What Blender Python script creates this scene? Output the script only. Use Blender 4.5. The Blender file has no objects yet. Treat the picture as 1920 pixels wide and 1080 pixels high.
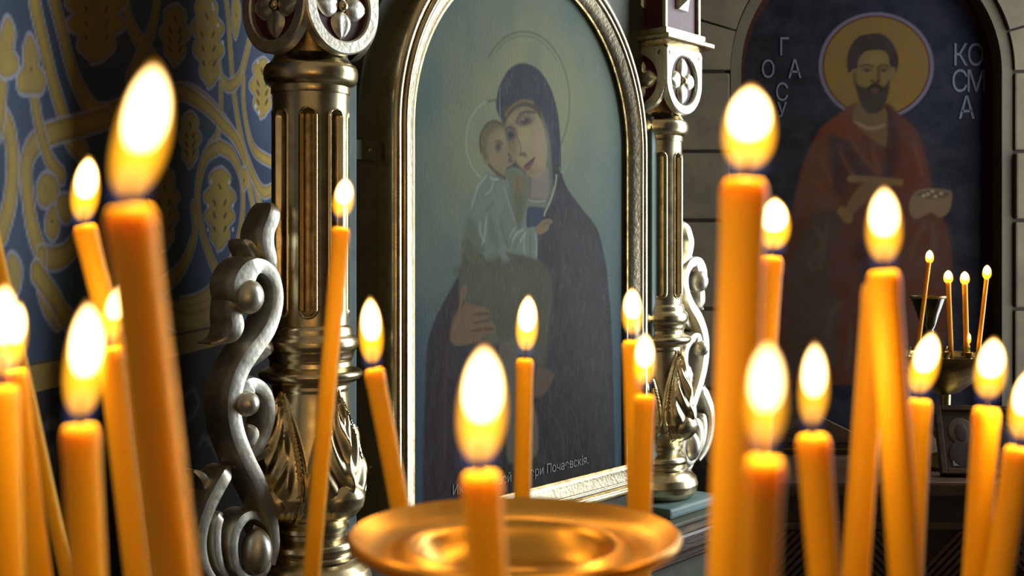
import bpy, bmesh, math, random
import numpy as np
from mathutils import Vector, Matrix

# ------------------------------------------------------------------ camera, world, light, exposure
sc = bpy.context.scene
COL = sc.collection
EYE = 1.35                      # eye height
F = 2200.0                      # focal length in photo pixels (1920 wide)
HX, HY = 960.0, 477.0           # principal column, horizon row
cam_d = bpy.data.cameras.new('camera')
cam_d.sensor_width = 36.0
cam_d.lens = F / 1920.0 * 36.0
cam_d.shift_y = -(540.0 - HY) / 1920.0
cam_d.clip_start = 0.02
cam_d.dof.use_dof = True
cam_d.dof.focus_distance = 1.78
cam_d.dof.aperture_fstop = 12.5
cam = bpy.data.objects.new('camera', cam_d)
cam.location = (0, 0, EYE)
cam.rotation_euler = (math.pi / 2, 0, 0)
COL.objects.link(cam)
sc.camera = cam

world = bpy.data.worlds.new('world')
sc.world = world
world.use_nodes = True
world.node_tree.nodes['Background'].inputs[0].default_value = (0.95, 0.74, 0.48, 1)
world.node_tree.nodes['Background'].inputs[1].default_value = 0.23

# daylight coming in through the window in the right-hand wall
win_l = bpy.data.lights.new('window_daylight', 'AREA')
win_l.shape = 'RECTANGLE'
win_l.size = 2.4
win_l.size_y = 1.25
win_l.energy = 88
win_l.color = (0.86, 0.94, 1.0)
win_o = bpy.data.objects.new('window_daylight', win_l)
win_o.location = (2.13, 2.80, 1.85)
win_o.rotation_euler = (0, math.radians(90), 0)
COL.objects.link(win_o)

sc.view_settings.view_transform = 'Standard'
sc.view_settings.look = 'None'
sc.view_settings.gamma = 1.0
sc.view_settings.use_curve_mapping = False
sc.view_settings.exposure = 0.0
FLAME_W = 0.060                  # power of one candle flame
try:
    sc.cycles.use_denoising = True
    sc.cycles.max_bounces = 8
    sc.cycles.transparent_max_bounces = 24
    sc.cycles.sample_clamp_indirect = 4.0
    sc.cycles.caustics_reflective = False
    sc.cycles.caustics_refractive = False
except Exception:
    pass
random.seed(7)
PI = math.pi


# ------------------------------------------------------------------ helpers
def at(px, py, d):
    return Vector(((px - HX) / F * d, d, EYE + (HY - py) / F * d))


def s2l(c):
    c = np.asarray(c, float) / 255.0
    return np.where(c <= 0.04045, c / 12.92, ((c + 0.055) / 1.055) ** 2.4)


def tag(o, label=None, cat=None, group=None, kind=None):
    if label: o['label'] = label
    if cat: o['category'] = cat
    if group: o['group'] = group
    if kind: o['kind'] = kind
    return o


def empty(name, loc=(0, 0, 0), rz=0.0):
    o = bpy.data.objects.new(name, None)
    o.location = loc
    o.rotation_euler = (0, 0, rz)
    o.empty_display_size = 0.05
    COL.objects.link(o)
    return o


def link(name, me, m, parent=None, smooth=True):
    if m is not None and not me.materials:
        me.materials.append(m)
    if smooth:
        me.polygons.foreach_set('use_smooth', [True] * len(me.polygons))
    o = bpy.data.objects.new(name, me)
    COL.objects.link(o)
    if parent is not None:
        o.parent = parent
    return o


def raw(name, verts, faces, m, parent=None, smooth=True, sharp=None):
    me = bpy.data.meshes.new(name)
    me.from_pydata([tuple(v) for v in verts], [], faces)
    bm = bmesh.new(); bm.from_mesh(me)
    bmesh.ops.recalc_face_normals(bm, faces=bm.faces)
    bm.to_mesh(me); bm.free()
    if sharp:
        try: me.set_sharp_from_angle(angle=math.radians(sharp))
        except Exception: pass
    o = link(name, me, m, parent, smooth)
    if sharp:
        try: me.set_sharp_from_angle(angle=math.radians(sharp))
        except Exception: pass
    return o


def box(name, lo, hi, m, parent=None, bevel=0.0):
    bm = bmesh.new()
    bmesh.ops.create_cube(bm, size=1)
    for v in bm.verts:
        v.co = Vector([lo[i] + (v.co[i] + 0.5) * (hi[i] - lo[i]) for i in range(3)])
    if bevel:
        bmesh.ops.bevel(bm, geom=bm.edges[:], offset=bevel, segments=2, affect='EDGES', profile=0.6)
    bmesh.ops.recalc_face_normals(bm, faces=bm.faces)
    me = bpy.data.meshes.new(name); bm.to_mesh(me); bm.free()
    return link(name, me, m, parent, smooth=False)


def lathe(name, prof, m, parent=None, seg=48, mod=None, sharp=40, cap=True, loc=(0, 0, 0), square=False):
    """prof: list of (r, z); mod(phi, r, z) -> r"""
    V, Fc = [], []
    for (r, z) in prof:
        for k in range(seg):
            a = 2 * PI * k / seg
            rr = mod(a, r, z) if mod else r
            V.append((loc[0] + rr * math.cos(a), loc[1] + rr * math.sin(a), loc[2] + z))
    for i in range(len(prof) - 1):
        for k in range(seg):
            k2 = (k + 1) % seg
            Fc.append((i * seg + k, i * seg + k2, (i + 1) * seg + k2, (i + 1) * seg + k))
    if cap:
        Fc.append(tuple(range(seg - 1, -1, -1)))
        b = (len(prof) - 1) * seg
        Fc.append(tuple(range(b, b + seg)))
    return raw(name, V, Fc, m, parent, True, sharp)


def spline(pts, n=8, closed=False):
    """Catmull-Rom through rows of numbers"""
    P = np.asarray(pts, float)
    N = len(P)
    out = []
    rng = range(N) if closed else range(N - 1)
    for i in rng:
        p0 = P[(i - 1) % N] if (closed or i > 0) else P[i]
        p1 = P[i]; p2 = P[(i + 1) % N]
        p3 = P[(i + 2) % N] if (closed or i + 2 < N) else P[(i + 1) % N]
        for k in range(n):
            t = k / n
            out.append(0.5 * ((2 * p1) + (-p0 + p2) * t + (2 * p0 - 5 * p1 + 4 * p2 - p3) * t * t
                              + (-p0 + 3 * p1 - 3 * p2 + p3) * t ** 3))
    if not closed:
        out.append(P[-1])
    return np.array(out)


def ellipsoid(name, c, r, m, parent=None, seg=20, rings=12):
    bm = bmesh.new()
    bmesh.ops.create_uvsphere(bm, u_segments=seg, v_segments=rings, radius=1)
    for v in bm.verts:
        v.co = Vector((c[0] + v.co.x * r[0], c[1] + v.co.y * r[1], c[2] + v.co.z * r[2]))
    me = bpy.data.meshes.new(name); bm.to_mesh(me); bm.free()
    return link(name, me, m, parent)


# ------------------------------------------------------------------ materials
def mat(name, base, rough=0.5, metal=0.0, var=None, vscale=20.0, bump=0.0, bscale=60.0, rvar=0.0,
        spec=None, coat=0.0, stretch=None, attr=None, vamt=1.0):
    m = bpy.data.materials.new(name)
    m.use_nodes = True
    nt = m.node_tree
    b = nt.nodes['Principled BSDF']
    b.inputs['Base Color'].default_value = (*base, 1)
    b.inputs['Roughness'].default_value = rough
    b.inputs['Metallic'].default_value = metal
    if spec is not None: b.inputs['Specular IOR Level'].default_value = spec
    if coat:
        b.inputs['Coat Weight'].default_value = coat
        b.inputs['Coat Roughness'].default_value = 0.2
    tc = nt.nodes.new('ShaderNodeTexCoord')
    vec = tc.outputs['Object']
    if stretch:
        mp = nt.nodes.new('ShaderNodeMapping')
        mp.inputs['Scale'].default_value = stretch
        nt.links.new(vec, mp.inputs['Vector']); vec = mp.outputs['Vector']
    col = None
    if attr:
        a = nt.nodes.new('ShaderNodeAttribute'); a.attribute_name = attr
        col = a.outputs['Color']
    if var is not None:
        n = nt.nodes.new('ShaderNodeTexNoise')
        n.inputs['Scale'].default_value = vscale
        n.inputs['Detail'].default_value = 6
        n.inputs['Roughness'].default_value = 0.65
        nt.links.new(vec, n.inputs['Vector'])
        rp = nt.nodes.new('ShaderNodeValToRGB')
        rp.color_ramp.elements[0].position = 0.38
        rp.color_ramp.elements[1].position = 0.66
        nt.links.new(n.outputs['Fac'], rp.inputs['Fac'])
        mx = nt.nodes.new('ShaderNodeMix'); mx.data_type = 'RGBA'
        mx.blend_type = 'MIX'
        ml = nt.nodes.new('ShaderNodeMath'); ml.operation = 'MULTIPLY'; ml.inputs[1].default_value = vamt
        nt.links.new(rp.outputs['Color'], ml.inputs[0])
        nt.links.new(ml.outputs[0], mx.inputs[0])
        if col is not None: nt.links.new(col, mx.inputs[6])
        else: mx.inputs[6].default_value = (*base, 1)
        mx.inputs[7].default_value = (*var, 1)
        col = mx.outputs[2]
    if col is not None:
        nt.links.new(col, b.inputs['Base Color'])
    if rvar:
        n3 = nt.nodes.new('ShaderNodeTexNoise'); n3.inputs['Scale'].default_value = vscale * 1.7
        n3.inputs['Detail'].default_value = 5
        nt.links.new(vec, n3.inputs['Vector'])
        mr = nt.nodes.new('ShaderNodeMapRange')
        mr.inputs['To Min'].default_value = max(0.02, rough - rvar)
        mr.inputs['To Max'].default_value = rough + rvar
        nt.links.new(n3.outputs['Fac'], mr.inputs['Value'])
        nt.links.new(mr.outputs[0], b.inputs['Roughness'])
    if bump:
        n2 = nt.nodes.new('ShaderNodeTexNoise')
        n2.inputs['Scale'].default_value = bscale
        n2.inputs['Detail'].default_value = 5
        nt.links.new(vec, n2.inputs['Vector'])
        bp = nt.nodes.new('ShaderNodeBump')
        bp.inputs['Strength'].default_value = bump
        bp.inputs['Distance'].default_value = 0.004
        nt.links.new(n2.outputs['Fac'], bp.inputs['Height'])
        nt.links.new(bp.outputs['Normal'], b.inputs['Normal'])
    return m


def vol_mat(name, color, strength):
    m = bpy.data.materials.new(name)
    m.use_nodes = True
    nt = m.node_tree
    for n in list(nt.nodes):
        if n.type == 'BSDF_PRINCIPLED': nt.nodes.remove(n)
    e = nt.nodes.new('ShaderNodeEmission')
    e.inputs[0].default_value = (*color, 1)
    e.inputs[1].default_value = strength
    nt.links.new(e.outputs[0], nt.nodes['Material Output'].inputs['Volume'])
    return m


M = {}
M['gold'] = mat('silvered_gold', (0.80, 0.69, 0.44), 0.28, 1.0, var=(0.56, 0.43, 0.22), vscale=26, bump=0.10, bscale=45, rvar=0.09, vamt=0.75)
M['gold_worn'] = mat('worn_gold', (0.47, 0.41, 0.29), 0.38, 1.0, var=(0.30, 0.23, 0.13), vscale=60, bump=0.25, bscale=160, rvar=0.10, vamt=0.7)
M['silver'] = mat('silver_leaf', (0.86, 0.83, 0.72), 0.42, 1.0, var=(0.55, 0.48, 0.33), vscale=34, bump=0.15, bscale=90, rvar=0.1, vamt=0.7)
M['pale_gold'] = mat('pale_gold', (0.90, 0.87, 0.74), 0.42, 0.85, var=(0.50, 0.43, 0.28), vscale=50, bump=0.2, bscale=120, vamt=0.6)
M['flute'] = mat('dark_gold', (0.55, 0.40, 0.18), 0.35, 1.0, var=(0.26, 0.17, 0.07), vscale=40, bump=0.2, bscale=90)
M['olive'] = mat('olive_paint', (0.105, 0.115, 0.065), 0.55, 0, var=(0.075, 0.08, 0.045), vscale=14, bump=0.08, bscale=60)
M['teal'] = mat('teal_paint', (0.24, 0.35, 0.335), 0.5, 0, var=(0.16, 0.24, 0.23), vscale=18, bump=0.1, bscale=60)
M['red'] = mat('oxblood_paint', (0.105, 0.022, 0.03), 0.5, 0, var=(0.06, 0.012, 0.018), vscale=30, bump=0.1)
M['wood'] = mat('dark_varnished_wood', (0.095, 0.055, 0.03), 0.38, 0, var=(0.045, 0.025, 0.014), vscale=12, bump=0.15, bscale=40, stretch=(1, 1, 6))
M['black_wood'] = mat('blackened_wood', (0.026, 0.018, 0.012), 0.45, 0, var=(0.045, 0.03, 0.018), vscale=14, bump=0.15, bscale=40, stretch=(1, 1, 5))
M['brass'] = mat('orange_brass', (0.80, 0.47, 0.10), 0.34, 1.0, var=(0.62, 0.33, 0.06), vscale=14, bump=0.06, rvar=0.08)
M['old_brass'] = mat('old_brass', (0.36, 0.27, 0.11), 0.32, 1.0, var=(0.16, 0.12, 0.05), vscale=30)
M['green_glass'] = mat('dark_green_glass', (0.012, 0.022, 0.012), 0.12, 0.0, var=(0.02, 0.03, 0.016), vscale=20, spec=0.6)
M['wick'] = mat('charred_wick', (0.012, 0.011, 0.014), 0.9, 0, var=(0.03, 0.02, 0.02), vscale=300)
M['plaster'] = mat('plaster', (0.085, 0.07, 0.045), 0.85, 0, var=(0.055, 0.044, 0.028), vscale=7, bump=0.2, bscale=20)
M['stone'] = mat('painted_stone', (0.090, 0.068, 0.034), 0.8, 0, var=(0.055, 0.040, 0.019), vscale=8, bump=0.25, bscale=24)
M['arch'] = mat('olive_arch_band', (0.055, 0.042, 0.018), 0.75, 0, var=(0.04, 0.03, 0.013), vscale=10, bump=0.1)
M['floor'] = mat('floor_stone', (0.10, 0.085, 0.07), 0.5, 0, var=(0.06, 0.05, 0.04), vscale=6, bump=0.1)
M['cream'] = mat('cream_lettering', (0.30, 0.30, 0.30), 0.6, 0, var=(0.2, 0.2, 0.21), vscale=60)
M['letter_blue'] = mat('lavender_lettering', (0.042, 0.042, 0.058), 0.7, 0, var=(0.026, 0.026, 0.038), vscale=40)
M['flame'] = vol_mat('flame_gas', (1.0, 0.40, 0.014), 260)
M['core'] = vol_mat('flame_core_gas', (1.0, 0.64, 0.26), 1500)
M['flame_blue'] = vol_mat('flame_foot_gas', (0.25, 0.28, 0.75), 14)

# beeswax
m = mat('beeswax', (0.88, 0.49, 0.014), 0.5, 0, var=(0.82, 0.42, 0.010), vscale=18, bump=0.05, bscale=60, stretch=(1, 1, .25))
b = m.node_tree.nodes['Principled BSDF']
b.inputs['Subsurface Weight'].default_value = 0.85
b.inputs['Subsurface Radius'].default_value = (1.0, 0.75, 0.15)
b.inputs['Subsurface Scale'].default_value = 0.008
b.inputs['Specular IOR Level'].default_value = 0.3
M['wax'] = m


# ------------------------------------------------------------------ painting on fine grids
class Canvas:
    """colour layers painted in the plane coordinates of a surface (metres)"""
    def __init__(self, u0, u1, v0, v1, nu, nv, base, px2uv):
        self.u = np.linspace(u0, u1, nu); self.v = np.linspace(v0, v1, nv)
        self.U, self.V = np.meshgrid(self.u, self.v)
        self.c = np.zeros((nv, nu, 3)) + s2l(base)
        self.f = px2uv
        self.o = (0.0, 0.0); self.k = 1.0

    def src(self, ox=0, oy=0, k=1.0):
        self.o = (ox, oy); self.k = k
        return self

    def pts(self, P):
        return np.array([self.f(self.o[0] + p[0] / self.k, self.o[1] + p[1] / self.k) for p in P])

    def _sub(self, lo, hi):
        i0 = np.searchsorted(self.u, lo[0]); i1 = np.searchsorted(self.u, hi[0])
        j0 = np.searchsorted(self.v, lo[1]); j1 = np.searchsorted(self.v, hi[1])
        return slice(j0, j1), slice(i0, i1)

    def blend(self, sl, a, color):
        a = a[..., None]
        self.c[sl] = self.c[sl] * (1 - a) + s2l(color) * a

    def poly(self, P, color, soft=0.003, alpha=1.0, smooth=5):
        Q = self.pts(P)
        if smooth: Q = spline(Q, smooth, True)
        pad = soft * 1.5 + 1e-4
        sl = self._sub(Q.min(0) - pad, Q.max(0) + pad)
        U = self.U[sl]; V = self.V[sl]
        if U.size == 0: return
        d2 = np.full(U.shape, 1e9); ins = np.zeros(U.shape, bool)
        n = len(Q)
        for i in range(n):
            a = Q[i]; b_ = Q[(i + 1) % n]; e = b_ - a
            L = e @ e + 1e-18
            t = np.clip(((U - a[0]) * e[0] + (V - a[1]) * e[1]) / L, 0, 1)
            d2 = np.minimum(d2, (U - a[0] - t * e[0]) ** 2 + (V - a[1] - t * e[1]) ** 2)
            cond = (a[1] > V) != (b_[1] > V)
            if abs(e[1]) > 1e-15:
                ins ^= cond & (U < e[0] * (V - a[1]) / e[1] + a[0])
        d = np.sqrt(d2); d = np.where(ins, d, -d)
        x = np.clip(d / (2 * soft) + 0.5, 0, 1)
        self.blend(sl, alpha * x * x * (3 - 2 * x), color)

    def line(self, P, w, color, soft=0.002, alpha=1.0, smooth=6, closed=False, taper=False):
        Q = self.pts(P)
        if smooth: Q = spline(Q, smooth, closed)
        if closed: Q = np.vstack([Q, Q[:1]])
        pad = w + soft * 1.5
        sl = self._sub(Q.min(0) - pad, Q.max(0) + pad)
        U = self.U[sl]; V = self.V[sl]
        if U.size == 0: return
        best = np.full(U.shape, -1e9)
        n = len(Q)
        for i in range(n - 1):
            a = Q[i]; e = Q[i + 1] - a
            L = e @ e + 1e-18
            t = np.clip(((U - a[0]) * e[0] + (V - a[1]) * e[1]) / L, 0, 1)
            dd = np.sqrt((U - a[0] - t * e[0]) ** 2 + (V - a[1] - t * e[1]) ** 2)
            ww = w / 2
            if taper:
                s = (i + 0.5) / n
                ww = w / 2 * min(1, 0.25 + 3 * s, 0.25 + 3 * (1 - s))
            best = np.maximum(best, ww - dd)
        x = np.clip(best / (2 * soft) + 0.5, 0, 1)
        self.blend(sl, alpha * x, color)

    def spot(self, p, rx, ry, color, alpha=1.0, soft=0.35, ang=0.0):
        """rx, ry in source pixels, soft edge as share of radius"""
        c0 = self.pts([p])[0]
        ca, sa = math.cos(ang), math.sin(ang)
        A = self.pts([(p[0] + rx * ca, p[1] + rx * sa)])[0] - c0
        B = self.pts([(p[0] - ry * sa, p[1] + ry * ca)])[0] - c0
        ext = np.abs(A) + np.abs(B)
        sl = self._sub(c0 - ext * (1 + soft), c0 + ext * (1 + soft))
        U = self.U[sl] - c0[0]; V = self.V[sl] - c0[1]
        det = A[0] * B[1] - A[1] * B[0]
        s = (U * B[1] - V * B[0]) / det; t = (A[0] * V - A[1] * U) / det
        r = np.sqrt(s * s + t * t)
        x = np.clip((1 + soft - r) / (2 * soft), 0, 1)
        self.blend(sl, alpha * x * x * (3 - 2 * x), color)

    def mesh(self, name, to3d, m, parent, gain=1.0, keep=None):
        nv, nu = self.U.shape
        P = to3d(self.U.ravel(), self.V.ravel())
        idx = np.arange(nu * nv).reshape(nv, nu)
        q = np.stack([idx[:-1, :-1], idx[:-1, 1:], idx[1:, 1:], idx[1:, :-1]], -1).reshape(-1, 4)
        if keep is not None:
            k = keep(self.U.ravel(), self.V.ravel())
            q = q[k[q].all(1)]
        me = bpy.data.meshes.new(name)
        me.vertices.add(len(P)); me.vertices.foreach_set('co', P.astype(np.float32).ravel())
        me.loops.add(q.size); me.loops.foreach_set('vertex_index', q.ravel().astype(np.int32))
        me.polygons.add(len(q)); me.polygons.foreach_set('loop_start', np.arange(0, q.size, 4, dtype=np.int32))
        me.polygons.foreach_set('loop_total', np.full(len(q), 4, dtype=np.int32))
        me.update(calc_edges=True)
        ca = me.color_attributes.new('paint', 'FLOAT_COLOR', 'POINT')
        rgba = np.ones((nu * nv, 4), np.float32)
        rgba[:, :3] = np.clip(self.c.reshape(-1, 3) * gain, 0, 0.95)
        ca.data.foreach_set('color', rgba.ravel())
        me.validate()
        return link(name, me, m, parent, smooth=False)


# ------------------------------------------------------------------ the setting
fl = box('floor', (-3, -2.5, -0.1), (3, 4.2, 0), M['floor']); tag(fl, 'dark stone church floor', 'floor', kind='structure')

# left wall: nearly along the line of sight, X = KW*Y + CW
KW, CW = 0.05, -0.623
wd = Vector((KW, 1, 0)).normalized(); wn = Vector((wd.y, -wd.x, 0))


def wall_pt(s, z, off=0.0):      # s is Y
    return Vector((KW * s + CW, s, z)) + wn * off


def raw_box8(name, P, m, parent=None):
    return raw(name, P, [(0, 1, 2, 3), (4, 7, 6, 5), (0, 4, 5, 1), (1, 5, 6, 2), (2, 6, 7, 3), (3, 7, 4, 0)], m, parent, False)


wl = raw_box8('wall_left', [wall_pt(0.6, 0), wall_pt(3.8, 0), wall_pt(3.8, 3.2), wall_pt(0.6, 3.2),
                            wall_pt(0.6, 0, -.2), wall_pt(3.8, 0, -.2), wall_pt(3.8, 3.2, -.2), wall_pt(0.6, 3.2, -.2)], M['plaster'])
tag(wl, 'left church wall painted with blue and gold vines', 'wall', kind='structure')


def px_wall(px, py):
    t = (px - HX) / F
    y = CW / (t - KW)
    return (y, EYE + (HY - py) / F * y)


cv = Canvas(1.15, 3.3, EYE - 0.75, EYE + 0.75, 430, 760, (52, 66, 86), px_wall)
# blue ground with darker teal and violet clouds of pigment
rng = np.random.RandomState(3)
for k in range(70):
    cv.src().spot((rng.uniform(-20, 520), rng.uniform(-60, 700)), rng.uniform(20, 60), rng.uniform(30, 90),
                  [(40, 52, 74), (62, 78, 92), (48, 66, 78), (70, 76, 100)][k % 4], 0.5, 0.8)
GOLD = (150, 128, 62); PALE = (150, 150, 160); GOLD2 = (128, 104, 46)


def vine(P, w=0.019, ox=0, oy=0, k=1.0, pale=True):
    cv.src(ox, oy, k)
    if pale: cv.line(P, w + 0.010, PALE, 0.002, 0.75)
    cv.line(P, w + 0.003, GOLD2, 0.002)
    cv.line(P, w * 0.72, GOLD, 0.003)


def leaf(P, ox=0, oy=0, k=1.0, seeds=(), pale=True):
    cv.src(ox, oy, k)
    if pale: cv.line(P, 0.012, PALE, 0.002, 0.8, closed=True)
    cv.poly(P, GOLD, 0.002)
    cv.line(P, 0.004, GOLD2, 0.002, 0.7, closed=True)
    for s in seeds: cv.spot(s, 2.6 * k / 2, 10 * k / 2, (78, 50, 20), 0.75, 0.5, 0.25 if s[0] % 2 else -0.25)




def palm(cx, cy, h, w, n=4, tilt=0.0):
    """lobed pine-cone palmette in photo pixels, tip up"""
    L = []
    N = 14 * n
    for i in range(N):
        t = i / N
        side = 1 if t < 0.5 else -1
        q = t * 2 if t < 0.5 else 2 - t * 2           # 0 tip .. 1 foot
        ww = w / 2 * (math.sin(PI * min(1, q ** 0.8 * 0.93 + 0.03)) ** 0.75) * (1 + 0.22 * math.sin(2 * PI * n * q - 0.9))
        y = (q - 0.5) * h
        L.append((cx + side * ww + tilt * y, cy + y))
    seeds = [(cx + sx * w * .2 + tilt * (f - .5) * h, cy + (f - .5) * h) for f in (0.42, 0.58, 0.74) for sx in (-1, 1)] + [(cx + tilt * -.28 * h, cy - 0.28 * h)]
    cv.src()
    cv.line(L, 0.013, PALE, 0.002, 0.8, smooth=2, closed=True)
    cv.poly(L, GOLD, 0.002, smooth=2)
    cv.line(L, 0.004, GOLD2, 0.002, 0.8, smooth=2, closed=True)
    for s in seeds: cv.spot(s, 2.2, 7, (74, 46, 16), 0.85, 0.5, 0.35 if s[0] > cx else -0.35)


Z1 = (0, 0, 2.0)
vine([(110, -80), (130, 40), (155, 150), (190, 300), (230, 430), (255, 520), (310, 580)], 0.024, *Z1)
vine([(180, -60), (220, 90), (255, 230), (300, 350), (370, 430), (470, 400)], 0.024, *Z1)
vine([(400, 440), (300, 470), (190, 500), (125, 540), (92, 620), (98, 740), (120, 870), (160, 960), (230, 960), (285, 890), (300, 760)], 0.024, *Z1)
vine([(120, 340), (132, 430), (150, 510), (180, 600), (225, 660)], 0.018, *Z1)
vine([(0, 430), (30, 500), (42, 620), (30, 760), (0, 870)], 0.024, *Z1)
vine([(0, 320), (-6, 420), (-20, 500)], 0.018, *Z1)
vine([(150, 960), (150, 1060), (170, 1140), (210, 1200)], 0.022, *Z1)
vine([(460, -60), (480, 80), (530, 170), (600, 260), (640, 340)], 0.022, *Z1)
vine([(590, -60), (570, 90), (530, 190), (480, 300)], 0.020, *Z1)
vine([(560, 420), (620, 360), (700, 345), (770, 385), (830, 450), (890, 540), (940, 650), (970, 760)], 0.024, *Z1)
vine([(600, 1080), (680, 1000), (725, 880), (720, 780)], 0.022, *Z1)
leaf([(105, 135), (130, 190), (135, 250), (160, 290), (150, 340), (110, 345), (70, 340), (62, 290), (85, 250), (85, 190)], *Z1, seeds=[(110, 260)])
leaf([(22, 70), (46, 120), (40, 190), (60, 230), (50, 270), (0, 280), (-20, 200), (0, 120)], *Z1, seeds=[(20, 180)])
leaf([(135, 700), (165, 655), (205, 680), (210, 740), (190, 770), (145, 760)], *Z1, seeds=[(165, 710)])
leaf([(185, 780), (215, 790), (212, 860), (190, 895), (165, 850)], *Z1, seeds=[(190, 830)])
leaf([(215, 740), (260, 740), (270, 800), (240, 830), (212, 790)], *Z1)
palm(178, 30, 170, 96, 4)
palm(326, 66, 110, 46, 3)
palm(354, 262, 100, 34, 3)
palm(306, 392, 150, 46, 4)
leaf([(30, 960), (70, 1000), (60, 1090), (20, 1100)], *Z1)
Z3 = (370, 0, 2.51)
vine([(122, -70), (140, 80), (152, 250), (165, 420), (190, 590), (225, 740), (270, 850), (310, 905), (365, 880)], 0.021, *Z3)
vine([(250, 150), (225, 260), (195, 360), (150, 405), (112, 375), (98, 300)], 0.019, *Z3)
vine([(212, 370), (214, 500), (238, 640), (275, 720), (350, 765)], 0.019, *Z3)
vine([(105, 400), (105, 520), (90, 640), (50, 700)], 0.018, *Z3)
vine([(-60, 440), (0, 475), (60, 525), (120, 590), (175, 650), (215, 750), (240, 880), (262, 1000), (262, 1120)], 0.022, *Z3)
vine([(100, 690), (40, 730), (5, 830), (-5, 960), (20, 1100), (60, 1220), (100, 1310)], 0.022, *Z3)
vine([(100, 690), (160, 730), (200, 830), (210, 960), (195, 1100), (160, 1220), (105, 1310)], 0.022, *Z3)
vine([(100, 1300), (60, 1370), (0, 1420), (-80, 1440)], 0.024, *Z3)
vine([(110, 1300), (180, 1340), (240, 1270), (290, 1200)], 0.020, *Z3)
palm(410, 392, 152, 50, 4)
palm(388, 78, 170, 52, 4, 0.05)
leaf([(170, -40), (195, 30), (195, 100), (175, 180), (160, 120), (160, 20)], *Z3, seeds=[(178, 70)])
palm(490, 165, 110, 40, 3)
leaf([(205, 800), (225, 800), (232, 860), (215, 890), (203, 850)], *Z3, seeds=[(215, 850)])
leaf([(295, 990), (325, 980), (330, 1060), (300, 1070)], *Z3, seeds=[(312, 1020)])
for (x, y) in [(92, 120), (115, 200), (65, 20), (70, 40), (60, 856), (145, 856), (45, 968), (163, 968), (45, 1080), (162, 1080), (280, 290), (330, 300), (270, 500), (285, 530)]:
    cv.src(*Z3).spot((x, y), 5, 11, (170, 178, 186), 0.85, 0.4)
Z2 = (0, 540, 2.0)
vine([(560, 40), (630, 105), (700, 128), (780, 105), (850, 50), (900, -20)], 0.030, *Z2)
vine([(640, 60), (700, 80), (770, 60), (800, 20)], 0.012, *Z2, pale=False)
vine([(130, -60), (200, 40), (240, 110), (300, 140), (380, 100)], 0.024, *Z2)
# gold border and dark dado below it
zb = px_wall(50, 738)[1]
bm_ = cv.V < zb + 0.030
cv.c[cv.V < zb + 0.034] = s2l((70, 58, 30))
cv.c[cv.V < zb + 0.030] = s2l((138, 112, 50))
cv.c[cv.V < zb] = s2l((34, 30, 28))
for P in ([(800, 300), (820, 255), (840, 290), (830, 350), (805, 370)], [(780, 560), (800, 530), (825, 560), (830, 620)], [(740, 600), (760, 560), (790, 590), (810, 640)],
          [(815, 380), (806, 420), (820, 470)], [(130, 560), (180, 510), (230, 520)], [(150, 650), (190, 610), (200, 680), (180, 740)],
          [(680, 420), (720, 380), (740, 440), (700, 500)], [(170, 820), (220, 860), (190, 940)], [(650, 560), (690, 640), (660, 720)]):
    cv.src(*Z2).line(P, 0.011, (92, 92, 92), 0.004, 0.7, taper=True)
    cv.line(P, 0.004, (60, 48, 34), 0.003, 0.5)
M['mural'] = mat('mural_paint', (0.2, 0.2, 0.2), 0.62, 0, var=(0.05, 0.05, 0.06), vscale=9, bump=0.12, bscale=50, attr='paint', vamt=0.35, spec=0.2)
cv.mesh('mural_painting', lambda s, z: np.stack([KW * s + CW + wn.x * 0.002, s + wn.y * 0.002, z], 1), M['mural'], wl, gain=1.3)

# back wall with the arched niche
YB = 3.6
NX = (1632 - HX) / F * YB          # niche centre
NR = 245 / F * YB                  # niche half width
NS = EYE + (HY - 135) / F * YB     # spring line
NB = EYE - 0.62                    # bottom of the painting
ZT = 3.2


def arch_top(x):
    return NS + math.sqrt(max(0.0, NR * NR - (x - NX) ** 2))


def arch_wall():
    V, Fc = [], []

    def quad_prism(x0, x1, za0, za1, zt, y0, y1):
        b_ = len(V)
        V.extend([(x0, y0, za0), (x1, y0, za1), (x1, y0, zt), (x0, y0, zt), (x0, y1, za0), (x1, y1, za1), (x1, y1, zt), (x0, y1, zt)])
        Fc.extend([(b_, b_ + 1, b_ + 2, b_ + 3), (b_ + 4, b_ + 7, b_ + 6, b_ + 5), (b_, b_ + 4, b_ + 5, b_ + 1)])
    quad_prism(-0.6, NX - NR, 0, 0, ZT, YB, YB + 0.1)
    quad_prism(NX + NR, 2.0, 0, 0, ZT, YB, YB + 0.1)
    n = 40
    for i in range(n):
        x0 = NX - NR * math.cos(PI * i / n); x1 = NX - NR * math.cos(PI * (i + 1) / n)
        quad_prism(x0, x1, arch_top(x0), arch_top(x1), ZT, YB, YB + 0.1)
    quad_prism(NX - NR, NX + NR, 0, 0, NB, YB, YB + 0.1)
    # jamb faces
    for x in (NX - NR, NX + NR):
        b_ = len(V)
        V.extend([(x, YB, NB), (x, YB + .1, NB), (x, YB + .1, NS), (x, YB, NS)]); Fc.append((b_, b_ + 1, b_ + 2, b_ + 3))
    me = bpy.data.meshes.new('wall_back'); me.from_pydata(V, [], Fc)
    return link('wall_back', me, M['plaster'], None, False)


wb = arch_wall(); tag(wb, 'back church wall with an arched painted niche framed by stones', 'wall', kind='structure')
box('backing', (-0.6, YB + 0.1, 0), (2.0, YB + 0.25, ZT), M['plaster'], wb)


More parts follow.
